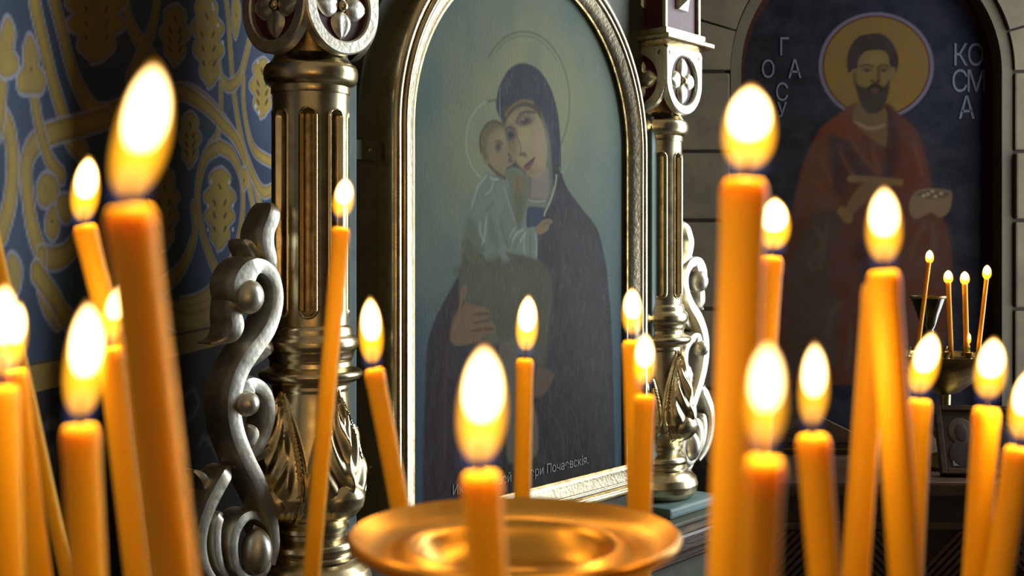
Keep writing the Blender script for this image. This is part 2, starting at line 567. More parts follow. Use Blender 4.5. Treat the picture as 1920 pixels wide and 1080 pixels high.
def ring_block(name, r0, r1, a0, a1, y0, y1, m, parent, n=5, jit=0.0):
    V, Fc = [], []
    for k in range(n + 1):
        a = a0 + (a1 - a0) * k / n
        for r in (r0, r1):
            for y in (y0, y1):
                V.append((NX + r * math.cos(a), y, NS + r * math.sin(a)))
    for k in range(n):
        b_ = 4 * k; c_ = b_ + 4
        Fc += [(b_, b_ + 2, c_ + 2, c_), (b_ + 1, c_ + 1, c_ + 3, b_ + 3), (b_, c_, c_ + 1, b_ + 1), (b_ + 2, b_ + 3, c_ + 3, c_ + 2)]
    Fc += [(0, 1, 3, 2), (4 * n, 4 * n + 2, 4 * n + 3, 4 * n + 1)]
    return raw(name, V, Fc, m, parent, False)


tr = ring_block('trim_1', NR - 0.002, NR + 0.030, 0, PI, YB - 0.012, YB + 0.05, M['arch'], None, 40)
tag(tr, 'olive brown arch band around the painted niche', 'trim', kind='structure')
for sx in (-1, 1):
    x0, x1 = sorted((NX + sx * (NR - 0.002), NX + sx * (NR + 0.030)))
    box('jamb_band', (x0, YB - 0.012, NB), (x1, YB + 0.05, NS), M['arch'], tr)
na = 11
for k in range(na):
    g = 0.008
    ring_block('stone_block', NR + 0.034, NR + 0.034 + 0.15 + 0.03 * (k % 2), PI * k / na + g, PI * (k + 1) / na - g, YB - 0.022 - 0.006 * ((k * 7) % 3), YB + 0.01, M['stone'], wb)
for sx in (-1, 1):
    z = NS - 0.006; k = 0
    while z > NB:
        hgt = (0.235, 0.20, 0.26)[k % 3]
        x0, x1 = sorted((NX + sx * (NR + 0.034), NX + sx * (NR + 0.034 + 0.15 + 0.05 * (k % 2))))
        box('stone_block', (x0, YB - 0.022 - 0.005 * ((k * 5) % 3), max(z - hgt, NB)), (x1, YB + 0.01, z), M['stone'], wb, 0.006)
        z -= hgt + 0.010; k += 1

# painted saint in the niche
def px_niche(px, py):
    return ((px - HX) / F * (YB + 0.06), EYE + (HY - py) / F * (YB + 0.06))


cs = Canvas(NX - NR - 0.02, NX + NR + 0.02, NB - 0.02, NS + NR + 0.02, 260, 430, (19, 20, 33), px_niche)
cs.src()
for (x, y, rx, ry, c, a) in [(1800, 60, 200, 200, (22, 30, 52), .8), (1450, 300, 120, 260, (30, 24, 26), .7), (1800, 600, 100, 200, (30, 26, 40), .7), (1820, 780, 200, 90, (30, 28, 48), .8)]:
    cs.spot((x, y), rx, ry, c, a, 0.9)
for sx in (-1, 1):       # red edge bands
    xx = NX + sx * (NR - 0.010)
    arcp = [(xx, NB - .05), (xx, NS)]
    fsave = cs.f; cs.f = lambda a, b_: (a, b_); cs.src()
    cs.line(arcp, 0.03, (84, 34, 12), 0.003, smooth=0)
    cs.f = fsave
fsave = cs.f; cs.f = lambda a, b_: (a, b_); cs.src()
cs.line([(NX + (NR - .010) * math.cos(PI * k / 30), NS + (NR - .010) * math.sin(PI * k / 30)) for k in range(31)], 0.03, (84, 34, 12), 0.003, smooth=0)
cs.f = fsave
cs.src().spot((1643, 124), 108, 101, (128, 116, 130), 1, 0.01)
cs.spot((1643, 124), 101, 95, (92, 44, 16), 1, 0.01)
cs.spot((1643, 124), 98, 92, (150, 112, 34), 1, 0.012)
ZA = (1440, 160, 3.6)
ZB5 = (1440, 400, 3.375)
# robe
cs.src(*ZA).poly([(600, 120), (480, 195), (360, 290), (280, 430), (215, 620), (180, 800), (110, 1000), (60, 1300), (40, 1700), (60, 2000), (900, 2000), (1150, 1900), (1230, 1400), (1235, 1100), (1190, 930), (1110, 850),
                  (1100, 700), (1090, 600), (1050, 430), (990, 290), (900, 210), (800, 120), (700, 180)], (98, 44, 10), 0.006)
cs.poly([(370, 330), (430, 360), (440, 560), (470, 760), (520, 850), (420, 860), (250, 900), (180, 820), (215, 620), (280, 440)], (112, 62, 22), 0.012, .8)
cs.poly([(420, 350), (520, 360), (640, 520), (760, 640), (560, 650), (500, 740), (440, 700), (420, 520)], (62, 30, 8), 0.02, .9)
cs.poly([(360, 290), (480, 195), (590, 130), (570, 230), (640, 340), (560, 370), (430, 330), (360, 320)], (120, 56, 14), 0.01, .9)
cs.poly([(800, 150), (870, 260), (880, 420), (860, 600), (780, 640), (790, 420)], (60, 26, 8), 0.015, .9)
cs.poly([(900, 240), (990, 300), (1050, 450), (1090, 620), (1090, 700), (960, 740), (930, 500)], (104, 44, 12), 0.02, .8)
for P in ([(560, 370), (640, 480), (740, 600)], [(480, 400), (520, 520), (600, 640)], [(330, 470), (390, 560), (430, 680)], [(290, 640), (340, 660), (390, 740)], [(700, 400), (720, 500), (760, 590)], [(980, 360), (1010, 480), (1040, 600)]):
    cs.line(P, 0.012, (128, 74, 28), 0.006, .55, taper=True)
# tunic neck and collar
cs.poly([(580, 205), (620, 150), (790, 165), (800, 390), (760, 402), (680, 345), (600, 275)], (122, 86, 30), 0.006)
cs.line([(585, 235), (640, 275), (700, 292), (780, 270)], 0.012, (160, 126, 92), 0.004, .9)
# lower garments
cs.poly([(240, 960), (330, 850), (520, 840), (500, 980), (420, 1150), (460, 1500), (440, 1900), (150, 1900), (140, 1300)], (76, 56, 32), 0.02, .9)
cs.src(*ZB5).poly([(880, 100), (960, 20), (1060, 0), (1130, 80), (1155, 250), (1150, 520), (1000, 620), (900, 900), (850, 900), (840, 500)], (100, 48, 14), 0.015, .9)
for P in ([(300, 80), (340, 200), (250, 330)], [(380, 30), (360, 180), (330, 330), (280, 360)], [(480, 560), (400, 640), (380, 760)], [(520, 680), (520, 850), (500, 980)], [(900, 300), (930, 180), (1000, 60)], [(1040, 60), (1050, 200), (1030, 380)]):
    cs.line(P, 0.014, (104, 82, 54), 0.008, .55, taper=True)
cs.poly([(540, 200), (700, 200), (760, 500), (700, 900), (560, 900), (600, 500)], (56, 26, 8), 0.02, .8)
# hands, spoon, casket
cs.src(*ZA).poly([(510, 870), (560, 760), (620, 680), (700, 645), (790, 650), (780, 690), (700, 760), (600, 840), (550, 900)], (126, 90, 40), 0.006)
cs.line([(560, 630), (720, 640), (890, 655)], 0.022, (132, 98, 46), 0.005)
cs.spot((570, 630), 30, 22, (140, 106, 56), 1, .4)
cs.line([(500, 850), (540, 900)], 0.03, (140, 100, 46), 0.005)
cs.poly([(965, 760), (1040, 700), (1220, 708), (1242, 760), (1222, 850), (1160, 892), (1100, 860), (1000, 900), (955, 850)], (142, 108, 68), 0.005)
cs.poly([(1000, 740), (1050, 712), (1200, 718), (1215, 750), (1100, 770)], (104, 84, 52), 0.005)
for (x, y) in [(1080, 735), (1130, 750), (1170, 730), (1110, 715), (1050, 745)]:
    cs.spot((x, y), 14, 12, (186, 160, 118), .9, .5)
# head
ZH = (1560, 40, 5.4)
cs.src(*ZH).poly([(270, 820), (530, 880), (535, 1020), (420, 1045), (300, 1030), (210, 985)], (118, 94, 48), 0.004)
cs.poly([(150, 430), (160, 330), (200, 230), (280, 150), (400, 125), (500, 125), (580, 180), (640, 270), (672, 380), (660, 480), (600, 520), (200, 520), (160, 490)], (52, 36, 18), 0.004)
cs.poly([(262, 400), (330, 312), (410, 292), (500, 292), (565, 335), (588, 450), (642, 480), (620, 590), (580, 650), (560, 770), (520, 870), (430, 930), (350, 910), (280, 820), (235, 690), (190, 560), (200, 495), (258, 470)], (136, 110, 52), 0.003)
cs.poly([(228, 590), (265, 640), (340, 672), (395, 650), (440, 625), (490, 655), (540, 650), (582, 590), (578, 690), (550, 810), (510, 895), (430, 937), (350, 917), (290, 835), (250, 720)], (62, 49, 24), 0.006)
cs.spot((420, 390), 110, 60, (150, 122, 62), .6, .8)
cs.line([(285, 458), (350, 440), (415, 455)], 0.006, (60, 42, 20), 0.003, .8)
cs.line([(488, 455), (530, 442), (572, 458)], 0.006, (60, 42, 20), 0.003, .8)
for x in (355, 522):
    cs.spot((x, 490), 50, 26, (100, 76, 36), .8, .7)
    cs.spot((x, 496), 18, 13, (38, 26, 12), .9, .6)
cs.line([(468, 470), (474, 540), (470, 605)], 0.010, (78, 58, 28), 0.004, .8)
cs.line([(405, 600), (435, 618), (475, 605)], 0.008, (70, 48, 24), 0.003, .8)
cs.line([(375, 690), (405, 655), (440, 640), (480, 660), (500, 690)], 0.011, (46, 32, 16), 0.004)
cs.spot((432, 705), 38, 22, (126, 84, 54), .8, .6)
cs.line([(400, 712), (435, 706), (470, 712)], 0.004, (60, 34, 20), 0.003)
cs.spot((230, 560), 22, 60, (96, 72, 36), .7, .6)
M['fresco'] = mat('fresco_paint', (0.1, 0.1, 0.1), 0.7, 0, var=(0.03, 0.025, 0.03), vscale=14, bump=0.1, bscale=60, attr='paint', vamt=0.25, spec=0.08)
fresco = cs.mesh('niche_painting', lambda u, v: np.stack([u, np.full_like(u, YB + 0.06), v], 1), M['fresco'], wb, gain=0.25,
                 keep=lambda u, v: (np.where(v > NS, (u - NX) ** 2 + (v - NS) ** 2, (u - NX) ** 2) < (NR + 0.012) ** 2))


def text(name, body, loc, rot, size, m, parent, sx=1.0, ext=0.0006):
    c = bpy.data.curves.new(name, 'FONT')
    c.body = body; c.size = size; c.align_x = 'CENTER'; c.align_y = 'CENTER'; c.extrude = ext
    o = bpy.data.objects.new(name, c)
    c.materials.append(m)
    o.location = loc; o.rotation_euler = rot; o.scale = (sx, 1, 1)
    COL.objects.link(o)
    dg = bpy.context.evaluated_depsgraph_get()
    me = bpy.data.meshes.new_from_object(o.evaluated_get(dg))
    bpy.data.objects.remove(o)
    o = bpy.data.objects.new(name, me)
    o.location = loc; o.rotation_euler = rot; o.scale = (sx, 1, 1)
    COL.objects.link(o)
    if parent is not None: o.parent = parent
    return o


for (ch, x, y, hp) in [('Г', 1470, 90, 34), ('О', 1440, 132, 34), ('А', 1490, 132, 36), ('С', 1466, 175, 34), ('У', 1466, 208, 28),
                       ('К', 1800, 106, 42), ('О', 1829, 106, 42), ('С', 1799, 155, 42), ('М', 1830, 155, 42), ('А', 1812, 205, 44)]:
    u, v = px_niche(x, y)
    text('letter', ch, (u, YB + 0.058, v), (PI / 2, 0, 0), hp / F * YB / 0.72, M['letter_blue'], wb, 0.78)

# right wall with the window that lights the place
XR = 2.0
wr = box('wall_right', (XR, -2.0, 0), (XR + 0.1, 2.15, ZT), M['plaster'])
tag(wr, 'right church wall with a tall window', 'wall', kind='structure')
box('wall_piece', (XR, 3.45, 0), (XR + 0.1, 3.85, ZT), M['plaster'], wr)
box('wall_piece', (XR, 2.15, 0), (XR + 0.1, 3.45, 0.6), M['plaster'], wr)
wf = box('window_1', (XR + 0.02, 2.15, 0.6), (XR + 0.08, 3.45, 0.63), M['wood'])
tag(wf, 'tall window frame in the right wall', 'window', kind='structure')
box('stile', (XR + 0.03, 2.15, 0.6), (XR + 0.07, 2.18, ZT), M['wood'], wf)
box('stile', (XR + 0.03, 3.42, 0.6), (XR + 0.07, 3.45, ZT), M['wood'], wf)
box('mullion', (XR + 0.03, 2.79, 0.6), (XR + 0.07, 2.81, ZT), M['wood'], wf)


# ------------------------------------------------------------------ icon case (local: x along the face, y into it, z up)
ZC = 1.6                              # distance of the near column
TH = math.atan2(0.4184 * F, 757.0)    # turn of the case
OX = (583 - HX) / F * ZC
UX, UY = math.cos(TH), math.sin(TH)
NXk, NYk = math.sin(TH), -math.cos(TH)   # outward normal
SEP = 0.867                           # distance between the column axes
MIDU = SEP / 2


def px_case(px, py, n):
    """point of the plane n (distance in front of the column axes) seen at a photo pixel -> (u, z)"""
    t = (px - HX) / F
    u = (t * (ZC + n * NYk) - OX - n * NXk) / (UX - t * UY)
    y = ZC + u * UY + n * NYk
    return (u, EYE + (HY - py) / F * y)


case = empty('icon_case', (OX, ZC, 0), TH)
tag(case, 'carved icon case with two gilded fluted columns and scrolled wings', 'icon case')
SC1 = F / ZC                          # pixels per metre at the near column


def zy(y):
    return EYE + (HY - y) / SC1


# --- cabinet below, ledge, boards
ZL = zy(1117)                         # top of the teal plinths
box('cabinet_body', (-0.14, -0.115, 0.06), (SEP + 0.14, 0.16, ZL - 0.085), M['olive'], case, 0.004)
box('cabinet_foot', (-0.16, -0.13, 0.0), (SEP + 0.16, 0.17, 0.06), M['wood'], case, 0.005)
cor = box('cornice', (-0.165, -0.150, ZL - 0.062), (SEP + 0.165, 0.16, ZL - 0.028), M['wood'], case, 0.006)
box('cornice_fillet', (-0.150, -0.132, ZL - 0.085), (SEP + 0.150, 0.16, ZL - 0.062), M['wood'], cor, 0.004)
box('ledge', (-0.10, -0.115, ZL - 0.028), (SEP + 0.10, 0.16, ZL - 0.020), M['olive'], case, 0.002)
for (a, b_) in ((-0.10, 0.115), (0.15, SEP - 0.15), (SEP - 0.115, SEP + 0.10)):
    fr = box('panel_frame', (a, -0.128, 0.16), (b_, -0.110, ZL - 0.15), M['wood'], case, 0.005)
    box('inset_panel', (a + 0.022, -0.131, 0.185), (b_ - 0.022, -0.121, ZL - 0.175), M['black_wood'], fr, 0.003)
for cu in (0.0, SEP):
    box('plinth', (cu - 0.092, -0.092, ZL - 0.020), (cu + 0.092, 0.06, ZL), M['teal'], case, 0.006)
box('back_board', (0.03, -0.012, ZL - 0.020), (SEP - 0.03, 0.05, EYE + 0.95), M['olive'], case, 0.002)
box('side_board', (0.0, 0.04, ZL - 0.020), (SEP, 0.06, EYE + 0.95), M['olive'], case, 0.002)
for cu, s in ((0.0, 1), (SEP, -1)):
    x0, x1 = sorted((cu - 0.028 * s, cu + 0.0575 * s))
    box('pilaster', (x0, -0.030, ZL), (x1, 0.030, zy(120)), M['teal'], case, 0.003)

# --- arched door with hinges and studs
PANR = 0.275                       # half width of the painted panel
SPR = EYE + 0.185                  # arch spring
PBOT = EYE - 0.381                 # bottom of the painted panel
DR = PANR + 0.052 + 0.040


def arch_loop(r, bot, n=28):
    L = [(MIDU - r, bot)]
    for k in range(n + 1):
        a = PI - PI * k / n
        L.append((MIDU + r * math.cos(a), SPR + r * math.sin(a)))
    L.append((MIDU + r, bot))
    return L


def arch_slab(name, r, bot, y0, y1, m, parent):
    L = arch_loop(r, bot); n = len(L)
    V = [(p[0], y0, p[1]) for p in L] + [(p[0], y1, p[1]) for p in L]
    Fc = [tuple(range(n)), tuple(range(2 * n - 1, n - 1, -1))] + [(i, (i + 1) % n, n + (i + 1) % n, n + i) for i in range(n)]
    return raw(name, V, Fc, m, parent, False)


door = arch_slab('arched_door', DR, PBOT - 0.064, -0.022, -0.012, M['olive'], case)
for zz in (zy(290) + 0.01, EYE - 0.30):
    hg = box('hinge', (MIDU - DR - 0.028, -0.0255, zz - 0.014), (MIDU - DR + 0.030, -0.020, zz + 0.014), M['olive'], door, 0.0015)
    for dx in (-0.018, 0.020):
        ellipsoid('screw', (MIDU - DR + dx, -0.0255, zz), (0.003, 0.0015, 0.003), M['flute'], hg, 10, 6)
for a in (14, 32, 50, 68):
    aa = math.radians(a); r = PANR + 0.052 + 0.018
    ellipsoid('stud', (MIDU + r * math.cos(aa), -0.024, SPR + r * math.sin(aa)), (0.009, 0.007, 0.009), M['gold'], door, 14, 8)

# --- column
R = 0.0517
PROF = [(1117, 92), (1112, 100), (1100, 110), (1082, 114), (1064, 109), (1050, 96), (1044, 88), (1040, 88), (1037, 80), (1033, 78), (1028, 83), (1020, 85), (1011, 82), (1005, 73), (1000, 66), (992, 66), (988, 72), (980, 72), (976, 66),
        (968, 74), (955, 88), (940, 97), (920, 102), (895, 101), (870, 97), (840, 91), (810, 85), (780, 80), (755, 76), (730, 72), (720, 72), (716, 80), (710, 91), (704, 96), (699, 97), (694, 94), (689, 84), (685, 77), (676, 76), (670, 79),
        (664, 80), (658, 82), (653, 86), (646, 88), (638, 88), (631, 85), (627, 79), (622, 78), (614, 77), (610, 74), (608, 72)]
base_prof = [(r / SC1, zy(y)) for (y, r) in PROF]


def fine(prof, step):
    out = []
    for (a, b_) in zip(prof[:-1], prof[1:]):
        n = max(1, int(abs(b_[1] - a[1]) / step))
        for k in range(n):
            t = k / n
            out.append((a[0] + (b_[0] - a[0]) * t, a[1] + (b_[1] - a[1]) * t))
    out.append(prof[-1])
    return out


FRONT = -PI / 2       # outward normal in local angle
zv0, zv1 = zy(965), zy(728)


def leaf_mod(a, r, z):
    if not (zv0 < z < zv1): return r
    t = (z - zv0) / (zv1 - zv0)
    d = (a - FRONT + PI / 4) % (PI / 2) - PI / 4           # nearest of four leaves
    env = math.sin(PI * min(1, t * 0.98 + 0.02)) ** 0.35
    hw = math.radians(36) * (math.sin(PI * min(1, (t + 0.04) ** 0.62)) ** 0.7 + 0.02)
    x = abs(d) / hw
    add = 0.0
    if x < 1.0:
        rib = 0.5 + 0.5 * math.cos((x * 1.6 - t * 3.4) * 2 * PI)
        mid = math.exp(-(d / math.radians(4)) ** 2)
        add = (0.004 + 0.0075 * rib * (1 - 0.35 * x) * (0.25 + t) ** 0.5 + 0.007 * mid * (1 - t * .3)) * min(1, (1 - x) * 4) ** 2 * env
        if t < 0.32:   # swelling ball at the foot of the leaf
            bb = max(0, 1 - ((t - 0.14) / 0.16) ** 2 - (d / math.radians(24)) ** 2)
            add = max(add, 0.016 * bb ** 0.5)
    else:              # hollow between the leaves with a raised outline
        e = (abs(d) - hw)
        add = -0.004 * env + 0.0055 * env * math.exp(-((e - math.radians(5)) / math.radians(2.4)) ** 2)
    return r + add


zf0, zf1 = zy(590), zy(212)


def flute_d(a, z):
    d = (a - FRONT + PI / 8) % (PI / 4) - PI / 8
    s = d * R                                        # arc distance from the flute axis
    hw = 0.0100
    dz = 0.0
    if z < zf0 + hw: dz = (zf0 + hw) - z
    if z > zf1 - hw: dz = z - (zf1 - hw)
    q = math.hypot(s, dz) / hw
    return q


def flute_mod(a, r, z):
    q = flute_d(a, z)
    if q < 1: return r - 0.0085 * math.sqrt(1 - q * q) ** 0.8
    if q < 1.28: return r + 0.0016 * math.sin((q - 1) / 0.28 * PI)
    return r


shaft_prof = [(R, zy(608))] + [(R, zf0 - 0.006 + k * (zf1 - zf0 + 0.012) / 250) for k in range(251)] + [(R, zy(180))]
neck_prof = [(r / SC1, zy(y)) for (y, r) in [(180, 72), (177, 74), (166, 74), (163, 78), (158, 84), (150, 87), (141, 88), (132, 87), (125, 83), (121, 76), (116, 73), (112, 70), (106, 68)]]


def square_stack(name, prof, m, parent):
    V, Fc = [], []
    for (h, z) in prof:
        V += [(-h, -h, z), (h, -h, z), (h, h, z), (-h, h, z)]
    for i in range(len(prof) - 1):
        for k in range(4):
            k2 = (k + 1) % 4
            Fc.append((4 * i + k, 4 * i + k2, 4 * i + 4 + k2, 4 * i + 4 + k))
    Fc.append((3, 2, 1, 0)); b_ = 4 * (len(prof) - 1); Fc.append((b_, b_ + 1, b_ + 2, b_ + 3))
    return raw(name, V, Fc, m, parent, True, 35)


CH = 0.0575; CZ = EYE + 0.330; CT = EYE + 0.390


def face_pt(side, x, out, z):
    """side 0 front(-y), 1 left(-x), 2 right(+x), 3 back"""
    return ((x, -out, z), (-out, -x, z), (out, x, z), (-x, out, z))[side]


def capital_plate(side, parent):
    N = 72; V, Fc = [], []
    rings = []
    for (kind, out) in (('in', CH), ('in', CH + 0.0075), ('mid', CH + 0.0095), ('out2', CH + 0.0095), ('out', CH + 0.0075), ('out', CH - 0.004)):
        loop = []
        for k in range(N):
            a = 2 * PI * k / N; c, s = math.cos(a), math.sin(a)
            ri = 0.0465
            if s < 0: ro = 0.0645
            else: ro = min(0.0645 / max(1e-6, abs(c)), (CT - CZ) / max(1e-6, s))
            r = {'in': ri, 'mid': ri + 0.002, 'out2': ro - 0.002, 'out': ro}[kind]
            loop.append(len(V)); V.append(face_pt(side, r * c, out, CZ + r * s))
        rings.append(loop)
    for A, B in zip(rings[:-1], rings[1:]):
        for k in range(N):
            k2 = (k + 1) % N
            Fc.append((A[k], A[k2], B[k2], B[k]))
    o = raw('capital_plate', V, Fc, M['pale_gold'], parent, True, 30)
    # two bored holes in the upper corners, dark red disc, four petals and a boss
    V, Fc = [], []
    V.append(face_pt(side, 0, CH + 0.001, CZ))
    for k in range(32):
        V.append(face_pt(side, 0.0475 * math.cos(2 * PI * k / 32), CH + 0.001, CZ + 0.0475 * math.sin(2 * PI * k / 32)))
    Fc = [(0, 1 + k, 1 + (k + 1) % 32) for k in range(32)]
    raw('red_disc', V, Fc, M['red'], parent, False)
    for a0 in (0, PI / 2, PI, -PI / 2):
        V, Fc = [], []
        nl, nw = 12, 9
        for i in range(nl + 1):
            t = i / nl
            rr = 0.008 + 0.0365 * t
            w = 0.0175 * math.sin(PI * min(1.0, 0.10 + 0.90 * t ** 0.85)) ** 0.75
            for j in range(nw):
                q = -1 + 2 * j / (nw - 1)
                h = 0.002 + 0.0085 * math.sin(PI * min(1, .08 + t * .92)) ** .6 * (1 - q * q) ** 0.5 - 0.0035 * math.exp(-(q / 0.18) ** 2) * math.sin(PI * t)
                x = rr * math.cos(a0) - q * w * math.sin(a0)
                z = rr * math.sin(a0) + q * w * math.cos(a0)
                V.append(face_pt(side, x, CH + max(0.0012, h), CZ + z))
        for i in range(nl):
            for j in range(nw - 1):
                k = i * nw + j
                Fc.append((k, k + 1, k + nw + 1, k + nw))
        raw('petal', V, Fc, M['pale_gold'], parent, True)
    c = face_pt(side, 0, CH + 0.006, CZ)
    ellipsoid('rosette_boss', c, (0.0075, 0.0075, 0.0075), M['gold'], parent, 16, 10)
    for sx in (-1, 1):
        c = face_pt(side, sx * 0.053, CH + 0.0095, CT - 0.013)
        rr = [0.0045, 0.0045, 0.0045]; rr[1 if side in (0, 3) else 0] = 0.0012
        ellipsoid('corner_stud', c, rr, M['flute'], parent, 12, 8)


def make_column():
    col = empty('column')
    col.parent = case
    lathe('column_base', fine(base_prof, 0.0016), M['gold'], col, 288, leaf_mod, 50)
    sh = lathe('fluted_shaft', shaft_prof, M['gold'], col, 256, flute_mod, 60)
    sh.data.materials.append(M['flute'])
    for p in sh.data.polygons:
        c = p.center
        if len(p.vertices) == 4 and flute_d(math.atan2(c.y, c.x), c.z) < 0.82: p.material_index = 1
    lathe('neck_ring', neck_prof, M['gold'], col, 64, None, 50)
    # capital body: round below, square above
    V, Fc = [], []
    seg = 64; lev = 10
    for i in range(lev + 1):
        t = i / lev
        z = zy(108) + (CZ + 0.012 - zy(108)) * t
        for k in range(seg):
            a = 2 * PI * k / seg
            rs = CH / max(abs(math.cos(a)), abs(math.sin(a)))
            w = t ** 1.6
            r = 0.0495 * (1 - w) + rs * w
            V.append((r * math.cos(a), r * math.sin(a), z))
    for i in range(lev):
        for k in range(seg):
            k2 = (k + 1) % seg
            Fc.append((i * seg + k, i * seg + k2, (i + 1) * seg + k2, (i + 1) * seg + k))
    Fc.append(tuple(range(lev * seg, lev * seg + seg)))
    raw('capital_bell', V, Fc, M['flute'], col, True, 40)
    square_stack('capital_block', [(CH, CZ + 0.012), (CH, CT)], M['olive'], col)
    for side in (0, 1, 2):
        capital_plate(side, col)
    square_stack('capital_moulding', [(0.066, CT), (0.069, CT + 0.003), (0.078, CT + 0.006), (0.083, CT + 0.011), (0.083, CT + 0.017), (0.077, CT + 0.021), (0.070, CT + 0.022), (0.070, CT + 0.032), (0.062, CT + 0.034)], M['gold'], col)
    square_stack('red_block', [(0.058, CT + 0.034), (0.058, CT + 0.16)], M['red'], col)
    for sx in (-1, 1):
        for sy in (-1, 1):
            box('corner_strip', (sx * 0.060 - 0.004, sy * 0.060 - 0.004, CT + 0.034), (sx * 0.060 + 0.004, sy * 0.060 + 0.004, CT + 0.16), M['gold'], col, 0.0015)
    for side in (0, 1, 2):
        zc = CT + 0.095; h = 0.021; wq = 0.016
        V = [face_pt(side, -wq, 0.058, zc - h), face_pt(side, wq, 0.058, zc - h), face_pt(side, wq, 0.058, zc + h), face_pt(side, -wq, 0.058, zc + h)]
        V += [face_pt(side, -wq, 0.064, zc - h), face_pt(side, wq, 0.064, zc - h), face_pt(side, wq, 0.064, zc + h), face_pt(side, -wq, 0.064, zc + h), face_pt(side, 0, 0.078, zc)]
        raw('pyramid_stud', V, [(0, 1, 5, 4), (1, 2, 6, 5), (2, 3, 7, 6), (3, 0, 4, 7), (4, 5, 8), (5, 6, 8), (6, 7, 8), (7, 4, 8)], M['pale_gold'], col, False)
    square_stack('top_moulding', [(0.062, CT + 0.16), (0.08, CT + 0.17), (0.086, CT + 0.18), (0.07, CT + 0.19), (0.07, CT + 0.55)], M['gold'], col)
    return col


def copy_tree(o, parent):
    c = o.copy(); COL.objects.link(c); c.parent = parent
    for ch in list(o.children): copy_tree(ch, c)
    return c


col1 = make_column()
kids = list(col1.children)
col2 = col1.copy(); COL.objects.link(col2); col2.parent = case; col2.location = (SEP, 0, 0)
for k in kids:
    c = k.copy(); COL.objects.link(c); c.parent = col2


